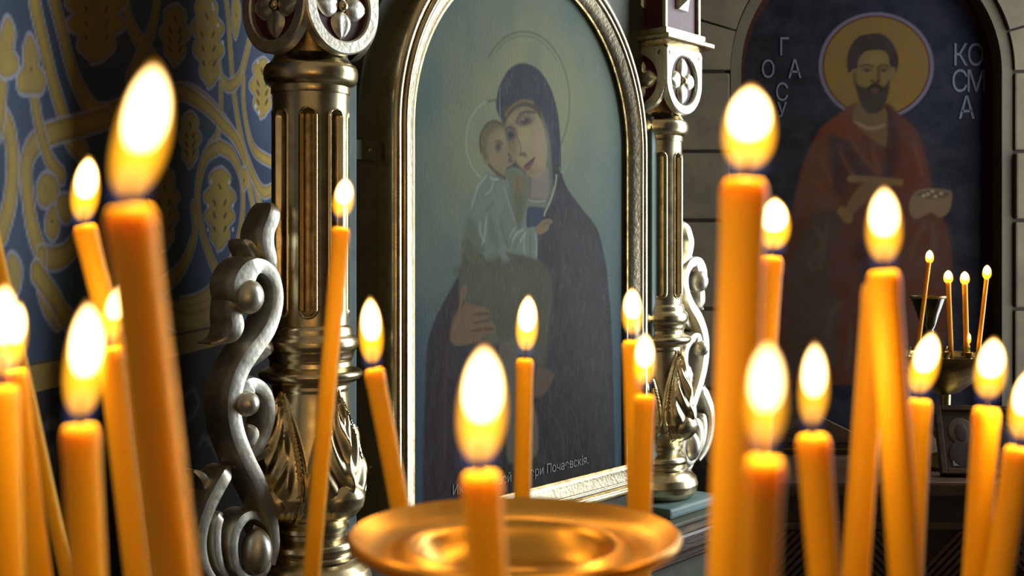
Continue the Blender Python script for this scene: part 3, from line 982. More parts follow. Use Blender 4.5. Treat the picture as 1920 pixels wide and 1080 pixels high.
# --- carved scroll wing beside each column
def wing(parent, mirror):
    NW = 0.030
    mir = (lambda u: SEP - u) if mirror else (lambda u: u)

    def scroll(name, P, n0=NW, thick=0.020, m=M['silver'], nn=7, flat=0.78):
        Q = spline(P, nn)
        T = np.gradient(Q[:, :2], axis=0)
        T /= (np.linalg.norm(T, axis=1)[:, None] + 1e-9)
        perp = np.stack([-T[:, 1], T[:, 0]], 1)
        S = np.array([-1, -.93, -.78, -.5, -.2, .2, .5, .78, .93, 1])
        V, Fc = [], []
        w = len(S) + 2
        for i in range(len(Q)):
            hw = max(0.6, Q[i, 2] / 2)
            A = px_case(*(Q[i, :2] - perp[i] * hw), n0); B = px_case(*(Q[i, :2] + perp[i] * hw), n0)
            wm = math.hypot(A[0] - B[0], A[1] - B[1])
            th = min(thick, wm * 0.75)
            for s in S:
                t = (s + 1) / 2
                h = th * ((1 - abs(s) ** 3.2) ** 0.5 * (1 - flat) + flat * (1 if abs(s) < .9 else 0.55 if abs(s) < .99 else 0.2))
                V.append((mir(A[0] + (B[0] - A[0]) * t), -(n0 - thick + h), A[1] + (B[1] - A[1]) * t))
            for P_ in (B, A):
                V.append((mir(P_[0]), -(n0 - 0.046), P_[1]))
        for i in range(len(Q) - 1):
            for k in range(w):
                k2 = (k + 1) % w
                Fc.append((i * w + k, i * w + k2, (i + 1) * w + k2, (i + 1) * w + k))
        Fc.append(tuple(range(w))); b_ = (len(Q) - 1) * w
        Fc.append(tuple(range(b_ + w - 1, b_ - 1, -1)))
        return raw(name, V, Fc, m, parent, True, 42)

    def knob(px, py, rx, ry, name='volute_knob', n0=NW - 0.008, bulge=0.021):
        c = px_case(px, py, n0)
        e = px_case(px + rx, py, n0); f_ = px_case(px, py + ry, n0)
        ellipsoid(name, (mir(c[0]), -n0, c[1]), (abs(e[0] - c[0]), bulge, abs(f_[1] - c[1])), M['silver'], parent, 24, 14)

    # long S stem with the upper hook
    scroll('stem', [(521, 1062, 14), (527, 1030, 16), (523, 995, 20), (510, 950, 26), (488, 900, 31), (466, 858, 33), (448, 812, 33), (441, 768, 32), (445, 728, 32), (458, 692, 32),
                    (478, 660, 33), (503, 628, 30), (519, 597, 26), (527, 565, 24), (525, 536, 24), (514, 512, 28), (494, 499, 34), (473, 505, 42), (460, 530, 48), (461, 556, 46), (466, 575, 34), (470, 590, 14)])
    knob(464, 556, 25, 34)
    scroll('tail_leaf', [(447, 560, 18), (448, 590, 26), (450, 612, 28), (444, 632, 24), (430, 642, 13), (413, 646, 3)], NW - 0.002)
    scroll('finial_leaf', [(524, 510, 16), (515, 484, 24), (507, 458, 27), (507, 435, 28), (515, 414, 28), (521, 397, 24), (524, 385, 14), (525, 379, 4)], NW - 0.001)
    scroll('nub', [(491, 484, 20), (483, 468, 20), (477, 456, 17), (473, 449, 8)], NW - 0.006)
    # second hook
    scroll('hook', [(455, 880, 4), (474, 862, 16), (494, 842, 20), (508, 815, 19), (515, 785, 20), (513, 755, 22), (500, 732, 28), (480, 722, 34), (464, 733, 36), (458, 756, 30), (461, 775, 12)], NW - 0.003)
    knob(459, 756, 20, 25)
    scroll('hook_leaf', [(470, 855, 12), (482, 838, 18), (490, 820, 17), (488, 805, 13), (481, 800, 5)], NW - 0.004)
    scroll('outer_leaf', [(482, 872, 6), (500, 858, 15), (514, 846, 14), (522, 836, 5)], NW - 0.008)
    scroll('upper_leaf', [(448, 712, 4), (470, 690, 18), (492, 668, 26), (510, 652, 26), (522, 640, 8)], NW - 0.010)
    # lower branch and big volute
    scroll('branch', [(446, 878, 8), (432, 892, 24), (414, 922, 26), (398, 955, 26), (388, 990, 24), (386, 1025, 22), (394, 1060, 20), (412, 1088, 16), (436, 1104, 10)], NW - 0.003)
    scroll('branch_leaf', [(398, 952, 4), (400, 928, 17), (397, 908, 19), (389, 893, 16), (380, 886, 5)], NW - 0.012)
    scroll('inner_band', [(433, 966, 6), (424, 972, 16), (417, 995, 18), (417, 1030, 18), (425, 1062, 16), (440, 1085, 10)], NW - 0.004)
    scroll('volute', [(520, 1000, 10), (508, 978, 16), (487, 968, 19), (466, 975, 20), (450, 1000, 20), (446, 1034, 20), (454, 1066, 19), (472, 1086, 18), (494, 1086, 17), (511, 1064, 16), (514, 1030, 14), (506, 1002, 12), (490, 990, 8)], NW - 0.001)
    knob(481, 1034, 22, 44, 'volute_eye', NW - 0.014)
    scroll('foot_leaf', [(450, 1100, 6), (480, 1108, 16), (520, 1104, 20), (560, 1110, 14)], NW - 0.006)


for mirror in (False, True):
    sw = empty('scroll_wing')
    sw.parent = case
    wing(sw, mirror)

# ------------------------------------------------------------------ the framed icon
PN = 0.035          # panel surface in front of the column axes
icon = empty('framed_icon', (OX, ZC, 0), TH)
tag(icon, 'arched painting of a dark veiled mother holding a child in gilded frame', 'icon')


def sweep(name, prof, m, r0=PANR, bot=PBOT):
    """prof: (outward o, forward n) from the inner edge; swept round the arch, mitred at the foot"""
    L = [((MIDU - r0, bot), (-1, -1))]
    for k in range(57):
        a = PI - PI * k / 56
        L.append(((MIDU + r0 * math.cos(a), SPR + r0 * math.sin(a)), (math.cos(a), math.sin(a))))
    L.append(((MIDU + r0, bot), (1, -1)))
    V, Fc = [], []
    w = len(prof)
    for (p, d) in L:
        for (o, n) in prof:
            V.append((p[0] + d[0] * o, -n, p[1] + d[1] * o))
    nl = len(L)
    for i in range(nl):
        i2 = (i + 1) % nl
        for k in range(w - 1):
            Fc.append((i * w + k, i2 * w + k, i2 * w + k + 1, i * w + k + 1))
    return raw(name, V, Fc, m, icon, True, 38)


def arc(cx, cy, r, a0, a1, n=7, ry=None):
    return [(cx + r * math.cos(math.radians(a0 + (a1 - a0) * k / n)), cy + (ry or r) * math.sin(math.radians(a0 + (a1 - a0) * k / n))) for k in range(n + 1)]


arch_slab('panel_board', PANR + 0.006, PBOT - 0.006, -(PN - 0.0008), -0.0225, M['wood'], icon)
sweep('inner_lip', [(0.004, 0.024), (-0.001, PN), (-0.001, PN + 0.007), (0.004, PN + 0.008)], M['flute'])
sweep('cove_moulding', [(0.003, PN + 0.004)] + [(0.003 + 0.021 * t, PN + 0.008 + 0.011 * t ** 0.6) for t in (0, .2, .4, .6, .8, 1)] + [(0.024, PN + 0.015)], M['gold_worn'])
sweep('bead_moulding', [(0.024, PN + 0.010)] + arc(0.0295, PN + 0.017, 0.0052, 180, 0) + [(0.0347, PN + 0.010)], M['gold'])
sweep('outer_moulding', [(0.034, PN + 0.008)] + arc(0.0435, PN + 0.012, 0.0085, 175, 0, 10, 0.009) + [(0.0525, PN + 0.004), (0.0525, 0.022)], M['gold'])

f_icon = lambda x, y: px_case(x, y, PN)
ci = Canvas(MIDU - PANR - 0.004, MIDU + PANR + 0.004, PBOT - 0.004, SPR + PANR + 0.004, 400, 640, (82, 110, 116), f_icon)
ci.src()
# ground: blue towards the edges, olive-beige around the heads, deeper blue below
ci.spot((900, 820), 420, 420, (62, 86, 104), .95, .8)
ci.spot((760, 120), 120, 260, (104, 134, 140), .8, .9)
ci.spot((985, 260), 190, 330, (120, 132, 108), .95, .85)
ci.spot((985, 230), 110, 200, (152, 154, 112), .95, .8)
rs = np.random.RandomState(5)
for k in range(90):
    ci.spot((rs.uniform(760, 1165), rs.uniform(-60, 560)), rs.uniform(6, 26), rs.uniform(20, 70), [(96, 120, 116), (128, 138, 118), (80, 112, 120)][k % 3], .28, .9)


def ring(cx, cy, rx, ry, a0, a1, w, c, al):
    ci.src().line([(cx + rx * math.cos(math.radians(a0 + (a1 - a0) * k / 24)), cy + ry * math.sin(math.radians(a0 + (a1 - a0) * k / 24))) for k in range(25)], w, c, 0.0015, al, 2)


ring(982, 192, 86, 133, -140, 70, 0.0045, (96, 112, 92), .75)
ring(982, 192, 80, 125, -130, -40, 0.0025, (92, 106, 86), .6)
ci.spot((926, 265), 50, 76, (140, 146, 116), .5, .15)
ring(926, 265, 52, 77, -105, -40, 0.0045, (92, 104, 84), .8)
ring(926, 265, 52, 77, 80, 255, 0.0030, (166, 176, 152), .7)
# cloak silhouette
ci.src().poly([(943, 233), (932, 207), (932, 184), (938, 160), (953, 133), (971, 121), (991, 121), (1011, 133), (1027, 156), (1040, 189), (1048, 233), (1051, 289), (1053, 322), (1064, 353), (1095, 396),
               (1120, 430), (1135, 490), (1141, 540), (1146, 602), (1150, 713), (1154, 885), (1154, 960), (1000, 1000), (797, 1010), (796, 926), (799, 679), (810, 615), (831, 568), (861, 513), (880, 440), (930, 330)], (54, 49, 52), 0.0025)
ci.poly([(932, 207), (932, 184), (938, 160), (953, 133), (971, 121), (991, 121), (1011, 133), (1027, 156), (1040, 189), (1048, 233), (1051, 300), (1040, 300), (1020, 240), (1000, 195), (970, 188), (945, 225)], (52, 54, 64), 0.004)
ci.poly([(800, 700), (812, 620), (835, 570), (862, 520), (870, 600), (850, 640), (850, 700), (870, 760), (868, 1000), (797, 1000)], (54, 42, 48), 0.006)
ci.poly([(905, 690), (1000, 640), (1030, 700), (1080, 760), (1120, 880), (1000, 1000), (870, 1000), (880, 800)], (40, 32, 34), 0.02, .9)
ci.poly([(1040, 420), (1100, 430), (1130, 520), (1140, 700), (1100, 700), (1060, 560)], (68, 58, 62), 0.02, .7)
for k in range(60):      # worn lights in the cloth
    x = rs.uniform(1015, 1140); y = rs.uniform(330, 860)
    if x < 1040 + (y - 330) * .25 + 60 and y > 330:
        ci.line([(x, y), (x + rs.uniform(-8, 8), y + rs.uniform(10, 40))], 0.0022, (96, 92, 98), 0.0015, rs.uniform(.1, .4), 0)
for k in range(26):
    x = rs.uniform(936, 1046); y = rs.uniform(130, 290)
    if y < 190 or x > 1022: ci.line([(x, y), (x + rs.uniform(0, 5), y + rs.uniform(10, 40))], 0.002, (112, 118, 128), 0.0015, rs.uniform(.15, .5), 0)
ci.line([(938, 165), (937, 190), (938, 225)], 0.003, (128, 136, 146), .0015, .6)
Y1 = (860, 100, 4.5); Y2 = (840, 300, 4.154); Y3 = (780, 500, 2.348)
# green lining, neck, dress
ci.src(*Y1).poly([(700, 540), (740, 620), (775, 800), (790, 1000), (800, 1200), (740, 1300), (720, 1100), (745, 900), (735, 700)], (90, 110, 92), 0.004)
ci.src(*Y2).poly([(600, 80), (740, 40), (785, 90), (770, 310), (615, 310), (625, 180)], (136, 124, 112), 0.003)
ci.poly([(600, 90), (650, 120), (640, 300), (612, 300)], (104, 96, 88), 0.005, .8)
ci.poly([(612, 300), (755, 305), (750, 385), (614, 380)], (112, 120, 106), 0.002)
ci.line([(612, 306), (680, 325), (755, 318)], 0.003, (160, 164, 140), .0015, .7)
ci.poly([(612, 375), (760, 380), (730, 470), (665, 535), (612, 520)], (48, 64, 82), 0.002)
ci.line([(845, 120), (835, 200), (800, 310), (760, 400), (750, 430)], 0.004, (170, 172, 150), .0015, .85)
ci.line([(870, 60), (890, 100), (940, 10)], 0.003, (150, 160, 140), .0015, .6)
# mother's face
ci.src(*Y1).poly([(368, 630), (400, 540), (460, 480), (540, 450), (620, 468), (680, 530), (715, 620), (735, 720), (748, 820), (738, 930), (705, 1010), (650, 1055), (580, 1025), (520, 975), (462, 905), (430, 840), (398, 760), (376, 690)], (156, 142, 100), 0.0025)
ci.spot((420, 760), 70, 180, (112, 98, 66), .75, .8)
ci.spot((520, 480), 120, 40, (118, 104, 72), .6, .8)
ci.spot((690, 800), 60, 190, (170, 152, 122), .7, .8)
ci.spot((560, 700), 50, 120, (172, 158, 112), .6, .8)
ci.spot((600, 1000), 90, 40, (128, 110, 84), .55, .8)
ci.line([(372, 610), (410, 520), (480, 440), (560, 410), (640, 440), (690, 520)], 0.009, (78, 70, 46), .003, .95)
ci.line([(395, 520), (460, 440), (550, 398), (630, 418)], 0.004, (126, 112, 62), .002, .9)
ci.line([(490, 580), (510, 530), (560, 495), (640, 500)], 0.0055, (80, 68, 60), .002, .9)
ci.spot((560, 565), 74, 50, (108, 92, 84), .9, .6, -.25)
ci.spot((565, 572), 36, 24, (58, 50, 54), .95, .5, -.2)
ci.spot((545, 560), 9, 8, (170, 162, 146), .7, .6)
ci.line([(505, 590), (550, 600), (610, 575)], 0.003, (92, 76, 66), .0015, .7)
ci.line([(385, 690), (400, 640), (440, 625), (475, 650)], 0.005, (78, 66, 58), .002, .9)
ci.spot((432, 690), 52, 62, (96, 82, 74), .9, .6, .3)
ci.spot((440, 690), 28, 28, (54, 46, 48), .95, .5)
ci.line([(475, 640), (500, 720), (525, 800), (520, 850), (560, 870)], 0.0035, (120, 102, 74), .002, .8)
ci.line([(520, 855), (550, 845), (570, 860)], 0.004, (88, 70, 56), .002, .9)
ci.poly([(552, 960), (585, 915), (640, 880), (628, 930), (600, 975), (570, 985)], (118, 82, 66), 0.002)
ci.line([(555, 955), (600, 925), (640, 882)], 0.003, (76, 54, 48), .0015, .95)
ci.line([(460, 905), (500, 950), (560, 1010)], 0.005, (70, 58, 48), .003, .85)
# child's head
ci.poly([(180, 740), (192, 680), (230, 608), (290, 574), (350, 588), (384, 640), (398, 720), (424, 800), (455, 862), (478, 908), (448, 946), (405, 972), (405, 1075), (340, 1042), (270, 975), (222, 912), (190, 830)], (140, 128, 92), 0.0022)
ci.poly([(180, 740), (192, 680), (230, 608), (290, 574), (350, 588), (376, 632), (310, 640), (255, 700), (236, 800), (252, 890), (222, 912), (190, 830)], (104, 98, 66), 0.006, .9)
ci.line([(190, 830), (180, 740), (196, 670), (240, 600), (300, 574), (355, 592)], 0.004, (72, 66, 46), .002, .85)
ci.spot((360, 720), 40, 60, (160, 146, 108), .6, .8)
ci.spot((335, 790), 24, 38, (84, 72, 62), .95, .5, .1)
ci.line([(315, 745), (345, 740), (370, 760)], 0.004, (92, 78, 60), .002, .8)
ci.spot((330, 900), 60, 40, (156, 128, 98), .5, .8)
ci.line([(420, 850), (440, 880), (425, 905), (450, 910)], 0.005, (96, 72, 56), .002, .9)
ci.line([(255, 940), (310, 1000), (370, 1040), (402, 1070)], 0.005, (78, 68, 48), .002, .9)
ci.line([(402, 1070), (410, 1000), (480, 930)], 0.006, (66, 56, 46), .003, .8)
# child's shirt, arms
ci.src(*Y2).poly([(300, 95), (370, 120), (445, 155), (458, 85), (520, 58), (605, 115), (625, 200), (622, 310), (612, 515), (690, 535), (692, 785), (640, 770), (560, 745), (480, 735), (430, 700), (380, 745), (300, 800), (200, 690), (150, 610),
                  (112, 690), (122, 600), (170, 420), (198, 300), (245, 175)], (116, 132, 118), 0.0025)
ci.poly([(458, 100), (500, 65), (605, 118), (625, 210), (620, 320), (560, 525), (530, 500), (505, 350), (480, 220)], (106, 114, 88), 0.005)
ci.poly([(505, 180), (535, 125), (575, 120), (592, 170), (580, 250), (550, 300), (525, 270)], (124, 108, 76), 0.006, .9)
ci.line([(545, 140), (540, 200), (555, 260)], 0.003, (96, 80, 54), .002, .6)
ci.poly([(520, 280), (580, 270), (600, 330), (560, 520), (535, 480)], (92, 98, 68), 0.008, .8)
ci.poly([(170, 430), (240, 560), (290, 700), (250, 720), (150, 605), (112, 690), (122, 600)], (98, 106, 84), 0.006, .8)
ci.poly([(330, 440), (380, 560), (400, 690), (330, 640), (310, 540)], (98, 112, 98), 0.006, .8)
ci.poly([(440, 360), (520, 500), (500, 620), (480, 680), (430, 600), (400, 470)], (108, 124, 108), 0.006, .7)
for (P, al) in (([(225, 230), (245, 190), (300, 120)], .8), ([(180, 380), (205, 290), (225, 235)], .7), ([(290, 265), (330, 240), (350, 180)], .6), ([(300, 430), (290, 560), (265, 660)], .8), ([(250, 470), (250, 560), (285, 640)], .6), ([(500, 640), (530, 580), (590, 540)], .8),
                ([(560, 650), (580, 600), (610, 560)], .8), ([(600, 560), (590, 660), (600, 740)], .6), ([(480, 600), (500, 560), (530, 520)], .6), ([(680, 560), (688, 660), (685, 770)], .7), ([(330, 130), (350, 150), (390, 150)], .9), ([(430, 200), (470, 320), (520, 480)], .35)):
    ci.line(P, 0.0035, (164, 176, 164), .002, al, taper=True)
for P in ([(410, 480), (440, 600), (470, 680)], [(470, 230), (490, 330), (510, 420)], [(350, 330), (300, 400)], [(540, 620), (520, 680)], [(640, 560), (640, 740)]):
    ci.line(P, 0.004, (86, 98, 84), .003, .6, taper=True)
ci.poly([(675, 545), (700, 505), (745, 465), (800, 462), (814, 488), (790, 505), (780, 545), (715, 582)], (134, 114, 86), 0.002)
ci.line([(745, 500), (790, 485)], 0.0025, (92, 74, 56), .0015, .7, 0)
# child's wrap
ci.poly([(112, 640), (150, 606), (250, 715), (300, 795), (380, 750), (440, 705), (480, 735), (560, 745), (700, 785), (750, 850), (770, 1000), (770, 1250), (480, 1420), (300, 1400), (140, 1180), (90, 1020), (105, 800)], (96, 98, 70), 0.006)
ci.poly([(480, 740), (560, 748), (700, 785), (750, 850), (770, 1000), (770, 1200), (690, 1100), (600, 920), (540, 830)], (78, 72, 56), 0.008, .9)
ci.poly([(130, 760), (230, 860), (330, 850), (330, 1080), (150, 1080), (100, 960)], (86, 90, 62), 0.010, .8)
ci.spot((570, 1010), 70, 90, (120, 100, 58), .5, .8)
for P in ([(130, 760), (220, 900), (300, 940)], [(300, 850), (400, 850), (470, 800)], [(560, 930), (500, 1030), (420, 1080)], [(580, 900), (660, 820), (720, 810)], [(600, 930), (660, 1000), (700, 1080)], [(240, 730), (320, 800)]):
    ci.line(P, 0.004, (66, 66, 48), .003, .7, taper=True)
ci.poly([(375, 730), (410, 690), (460, 690), (455, 730), (480, 790), (450, 850), (410, 840), (420, 760)], (124, 134, 132), 0.004, .9)
ci.poly([(290, 770), (370, 700), (400, 740), (340, 790)], (108, 116, 98), 0.004, .8)
# lower wrap, mother's hand, cloth end, foot
ci.src(*Y3).poly([(195, 60), (240, 170), (330, 250), (380, 345), (480, 400), (560, 440), (580, 330), (575, 0), (200, 0)], (84, 82, 60), 0.008, .9)
ci.poly([(230, 130), (330, 170), (420, 160), (500, 60), (450, 0), (210, 0)], (90, 94, 70), 0.010, .7)
ci.poly([(148, 300), (165, 220), (188, 180), (196, 110), (214, 78), (226, 100), (222, 160), (300, 178), (332, 205), (318, 232), (350, 262), (338, 290), (310, 300), (270, 330), (190, 348), (158, 335)], (124, 102, 70), 0.003)
for P in ([(250, 210), (300, 208), (330, 210)], [(250, 250), (300, 240), (318, 236)], [(240, 285), (300, 275), (345, 275)], [(200, 180), (215, 150)]):
    ci.line(P, 0.004, (76, 60, 42), .002, .8, taper=True)
ci.line([(180, 190), (155, 260), (148, 320)], 0.004, (80, 64, 46), .003, .7)
ci.poly([(365, 355), (420, 318), (452, 330), (445, 600), (522, 620), (530, 830), (410, 862), (398, 700), (384, 500)], (104, 98, 80), 0.005, .9)
ci.poly([(540, 440), (602, 468), (600, 500), (566, 560), (520, 572), (525, 490)], (100, 80, 58), 0.005, .9)
for P in ([(120, 420), (130, 600), (125, 900)], [(150, 330), (130, 400), (140, 470)]):
    ci.line(P, 0.004, (84, 70, 56), .003, .5, taper=True)
for P in ([(560, 600), (640, 720), (650, 850)], [(620, 560), (700, 650), (720, 800)], [(820, 200), (840, 400), (850, 700)], [(720, 60), (690, 180), (640, 300)]):
    ci.line(P, 0.006, (74, 64, 62), .004, .5, taper=True)
ci.poly([(420, 880), (520, 840), (660, 870), (860, 880), (880, 960), (300, 1080)], (46, 42, 34), 0.01, .7)
for k in range(420):     # fine craquelure lights in the varnish
    x = rs.uniform(770, 1160); y = rs.uniform(-60, 620)
    ci.src().line([(x, y), (x + rs.uniform(-2, 2), y + rs.uniform(3, 14))], 0.0016, (190, 198, 188), 0.0012, rs.uniform(.03, .13), 0)
M['icon_paint'] = mat('varnished_oil_paint', (0.1, 0.1, 0.1), 0.55, 0, var=(0.30, 0.34, 0.33), vscale=60, bump=0.10, bscale=260, attr='paint', vamt=0.06, spec=0.07, stretch=(1, 1, .5))
ci.mesh('icon_painting', lambda u, v: np.stack([u, np.full_like(u, -PN), v], 1), M['icon_paint'], icon, gain=0.86,
        keep=lambda u, v: (np.where(v > SPR, (u - MIDU) ** 2 + (v - SPR) ** 2, (u - MIDU) ** 2) < (PANR + 0.004) ** 2))
# lettering along the foot of the panel
za = PBOT + 0.024
text('inscription', 'Икона Божіей Матери Почаевскія.', (MIDU - 0.012, -PN - 0.0008, za), (PI / 2, 0, 0), 0.0215, M['cream'], icon, 0.98, 0.0003)

# ------------------------------------------------------------------ candles
flame_prof = [(0.0, 0.36), (0.05, 0.60), (0.12, 0.78), (0.20, 0.90), (0.30, 0.98), (0.40, 1.0), (0.50, 0.98), (0.60, 0.92), (0.70, 0.82), (0.78, 0.70), (0.86, 0.53), (0.93, 0.34), (0.97, 0.20), (1.0, 0.04)]


def flame_mesh(name, b0, tip, w, m, parent, t0=0.0, t1=1.0, ws=1.0, seg=20, bend=0.0):
    ax = tip - b0
    side = Vector((1, 0, 0)); dep = Vector((0, 1, 0))
    V, Fc = [], []
    n = len(flame_prof)
    for (t, r) in flame_prof:
        tt = t0 + (t1 - t0) * t
        c = b0 + ax * tt + side * (bend * math.sin(PI * tt))
        for k in range(seg):
            a = 2 * PI * k / seg
            V.append(c + (side * math.cos(a) + dep * math.sin(a)) * (r * w / 2 * ws))
    for i in range(n - 1):
        for k in range(seg):
            k2 = (k + 1) % seg
            Fc.append((i * seg + k, i * seg + k2, (i + 1) * seg + k2, (i + 1) * seg + k))
    Fc.append(tuple(range(seg - 1, -1, -1))); Fc.append(tuple(range((n - 1) * seg, n * seg)))
    return raw(name, V, Fc, m, parent)


def candle(label, top, bot, wpx, d, flame, zbase, group, dia=None, power=1.0, bend=0.0, detail=True):
    """top/bot: points of the axis seen in the photo; flame: (tipx, tipy, basex, basey, width)"""
    T = at(top[0], top[1], d); B = at(bot[0], bot[1], d)
    ax = (T - B).normalized()
    B = T - ax * ((T.z - zbase) / ax.z)
    r = wpx / F * d / 2
    o = empty('beeswax_candle' if detail else 'taper_candle', B)
    tag(o, label, 'candle', group)
    L = (T - B).length
    rot = Vector((0, 0, 1)).rotation_difference(ax).to_matrix()
    prof = [(r * 0.98, 0), (r * 1.0, L * .2), (r * 0.985, L * .4), (r * 1.015, L * .6), (r * 0.985, L * .8), (r * 1.0, L - r * 2.2), (r * 1.04, L - r * 1.3), (r * 1.06, L - r * 0.8), (r * 1.0, L - r * 0.35), (r * 0.82, L - r * 0.05), (r * 0.55, L - r * 0.02), (r * 0.30, L - r * 0.12), (r * .05, L - r * .12)]
    seg = 24 if detail else 10
    V, Fc = [], []
    ph = random.uniform(0, 6)
    for i, (rr, z) in enumerate(prof):
        for k in range(seg):
            a = 2 * PI * k / seg
            q = rr * (1 + 0.02 * math.sin(3 * a + ph + z * 40))
            V.append(rot @ Vector((q * math.cos(a), q * math.sin(a), z)))
    for i in range(len(prof) - 1):
        for k in range(seg):
            k2 = (k + 1) % seg
            Fc.append((i * seg + k, i * seg + k2, (i + 1) * seg + k2, (i + 1) * seg + k))
    Fc.append(tuple(range(seg - 1, -1, -1))); Fc.append(tuple(range((len(prof) - 1) * seg, len(prof) * seg)))
    raw('wax_body', V, Fc, M['wax'], o)
    if flame:
        tip = at(flame[0], flame[1], d) - B; b0 = at(flame[2], flame[3], d) - B
        fw = flame[4] / F * d
        fh = (tip - b0).length
        top_l = T - B
        # wick
        wv = [top_l - ax * r * 0.3, top_l.lerp(b0, 0.7), b0 + (tip - b0) * 0.10, b0 + (tip - b0) * 0.20 + Vector((fw * .03, 0, 0))]
        V, Fc = [], []
        for i, p in enumerate(wv):
            wr_ = r * (0.16, 0.15, 0.13, 0.07)[i]
            for k in range(8):
                V.append(p + Vector((math.cos(k * PI / 4) * wr_, math.sin(k * PI / 4) * wr_, 0)))
        for i in range(3):
            for k in range(8):
                k2 = (k + 1) % 8
                Fc.append((i * 8 + k, i * 8 + k2, i * 8 + 8 + k2, i * 8 + 8 + k))
        Fc.append(tuple(range(24, 32)))
        raw('wick', V, Fc, M['wick'], o)
        fo = flame_mesh('flame', b0, tip, fw, M['flame'], o, 0.02, 1.0, 1.0, bend=bend)
        flame_mesh('flame_core', b0, tip, fw, M['core'], fo, 0.34, 0.96, 0.80, bend=bend)
        if detail: flame_mesh('flame_foot', b0, tip, fw, M['flame_blue'], fo, -0.10, 0.30, 0.85, bend=bend)
        ld = bpy.data.lights.new('flame_light', 'POINT')
        ld.energy = FLAME_W * power
        ld.color = (1.0, 0.52, 0.14)
        ld.shadow_soft_size = fw * 0.25
        lo = bpy.data.objects.new('flame_light', ld)
        lo.location = b0 + (tip - b0) * 0.55
        COL.objects.link(lo); lo.parent = o
    return o


ZTRAY = EYE - 0.22
G1 = 'lit beeswax candles on the near brass stand'
# label, top, bottom seen, width, flame(tip, base, width)
near = [
    ('tall thick lit candle leaning left, near the blue vine wall', (243, 386), (325, 1080), 90, (290, 112, 240, 372, 102), .0005),
    ('slim lit candle behind the tall thick leaning one, small bright flame', (158, 422), (190, 552), 42, (167, 290, 155, 415, 52), 0),
    ('lit candle leaning right-down, second behind the upright short stout one', (206, 650), (257, 1080), 46, (232, 520, 202, 640, 50), .0003),
    ('upright short stout lit candle at lower left below the small flames', (150, 795), (164, 1080), 68, (166, 560, 150, 782, 76), .0004),
    ('lit candle cut by the left picture edge, broad white flame', (4, 722), (14, 1080), 62, (10, 528, 4, 705, 62), 0),
    ('leaning lit candle beside the one cut by the left picture edge', (24, 692), (72, 1080), 48, (37, 562, 24, 688, 42), 0),
    ('long thin lit candle leaning across the near gilded column', (640, 426), (584, 1080), 33, (648, 332, 640, 408, 40), .0002),
    ('lit candle leaning left against the left end of the round dish', (701, 690), (750, 948), 37, (694, 554, 698, 682, 46), 0),
    ('large blurred lit candle in front of the round brass dish', (901, 884), (915, 1080), 74, (908, 642, 898, 868, 94), .0002),
    ('slim upright lit candle in front of the painted child wrap', (984, 672), (979, 940), 32, (991, 551, 986, 658, 42), 0),
    ('lit candle before the far frame edge, taller one of the touching pair', (1187, 638), (1197, 962), 40, (1185, 538, 1187, 628, 40), 0, .57),
    ('lit candle before the far frame edge, shorter one of the touching pair', (1209, 740), (1203, 962), 38, (1210, 622, 1207, 722, 43), 0, .505),
    ('tallest thick lit candle between the icon case and the saint niche', (1397, 334), (1368, 1080), 84, (1408, 156, 1402, 318, 100), 0, .275),
    ('lit candle with round flame just behind the tallest thick one', (1447, 480), (1437, 640), 41, (1453, 368, 1450, 468, 62), 0),
    ('thick lit candle with a large flame, lower beside the tallest one', (1434, 856), (1424, 1080), 68, (1440, 636, 1432, 838, 78), 0, .205),
    ('straight lit candle standing between two thick candles and crossing pair', (1523, 814), (1546, 1080), 61, (1528, 638, 1522, 798, 56), .0002),
    ('lit candle of the crossing pair that leans right going down', (1657, 506), (1697, 1080), 58, (1658, 347, 1657, 492, 66), 0),
    ('candle of the crossing pair that leans left going down', (1643, 530), (1604, 1080), 50, None, 0),
    ('lit candle before the far candle stand, flame tilting right', (1725, 748), (1708, 1080), 43, (1748, 620, 1722, 738, 54), 0),
    ('lit candle below the four far tapers, upright flame, near right edge', (1850, 764), (1830, 1080), 48, (1864, 630, 1852, 748, 58), 0),
    ('lit candle cut by the right picture edge, leaning outward', (1912, 838), (1872, 1080), 50, (1930, 690, 1914, 824, 56), 0),
    ('slanting candle shaft entering past the left picture edge above two flames', (-20, 410), (30, 640), 26, (-24, 300, -20, 400, 34), 0),
]
for (lab, top, bot, w, fl_, bend, *dd_) in near:
    d = 0.0088 * F / w
    d = dd_[0] if dd_ else min(max(d, 0.20), 0.62)
    candle(lab, top, bot, w, d, fl_, ZTRAY, G1, bend=bend)

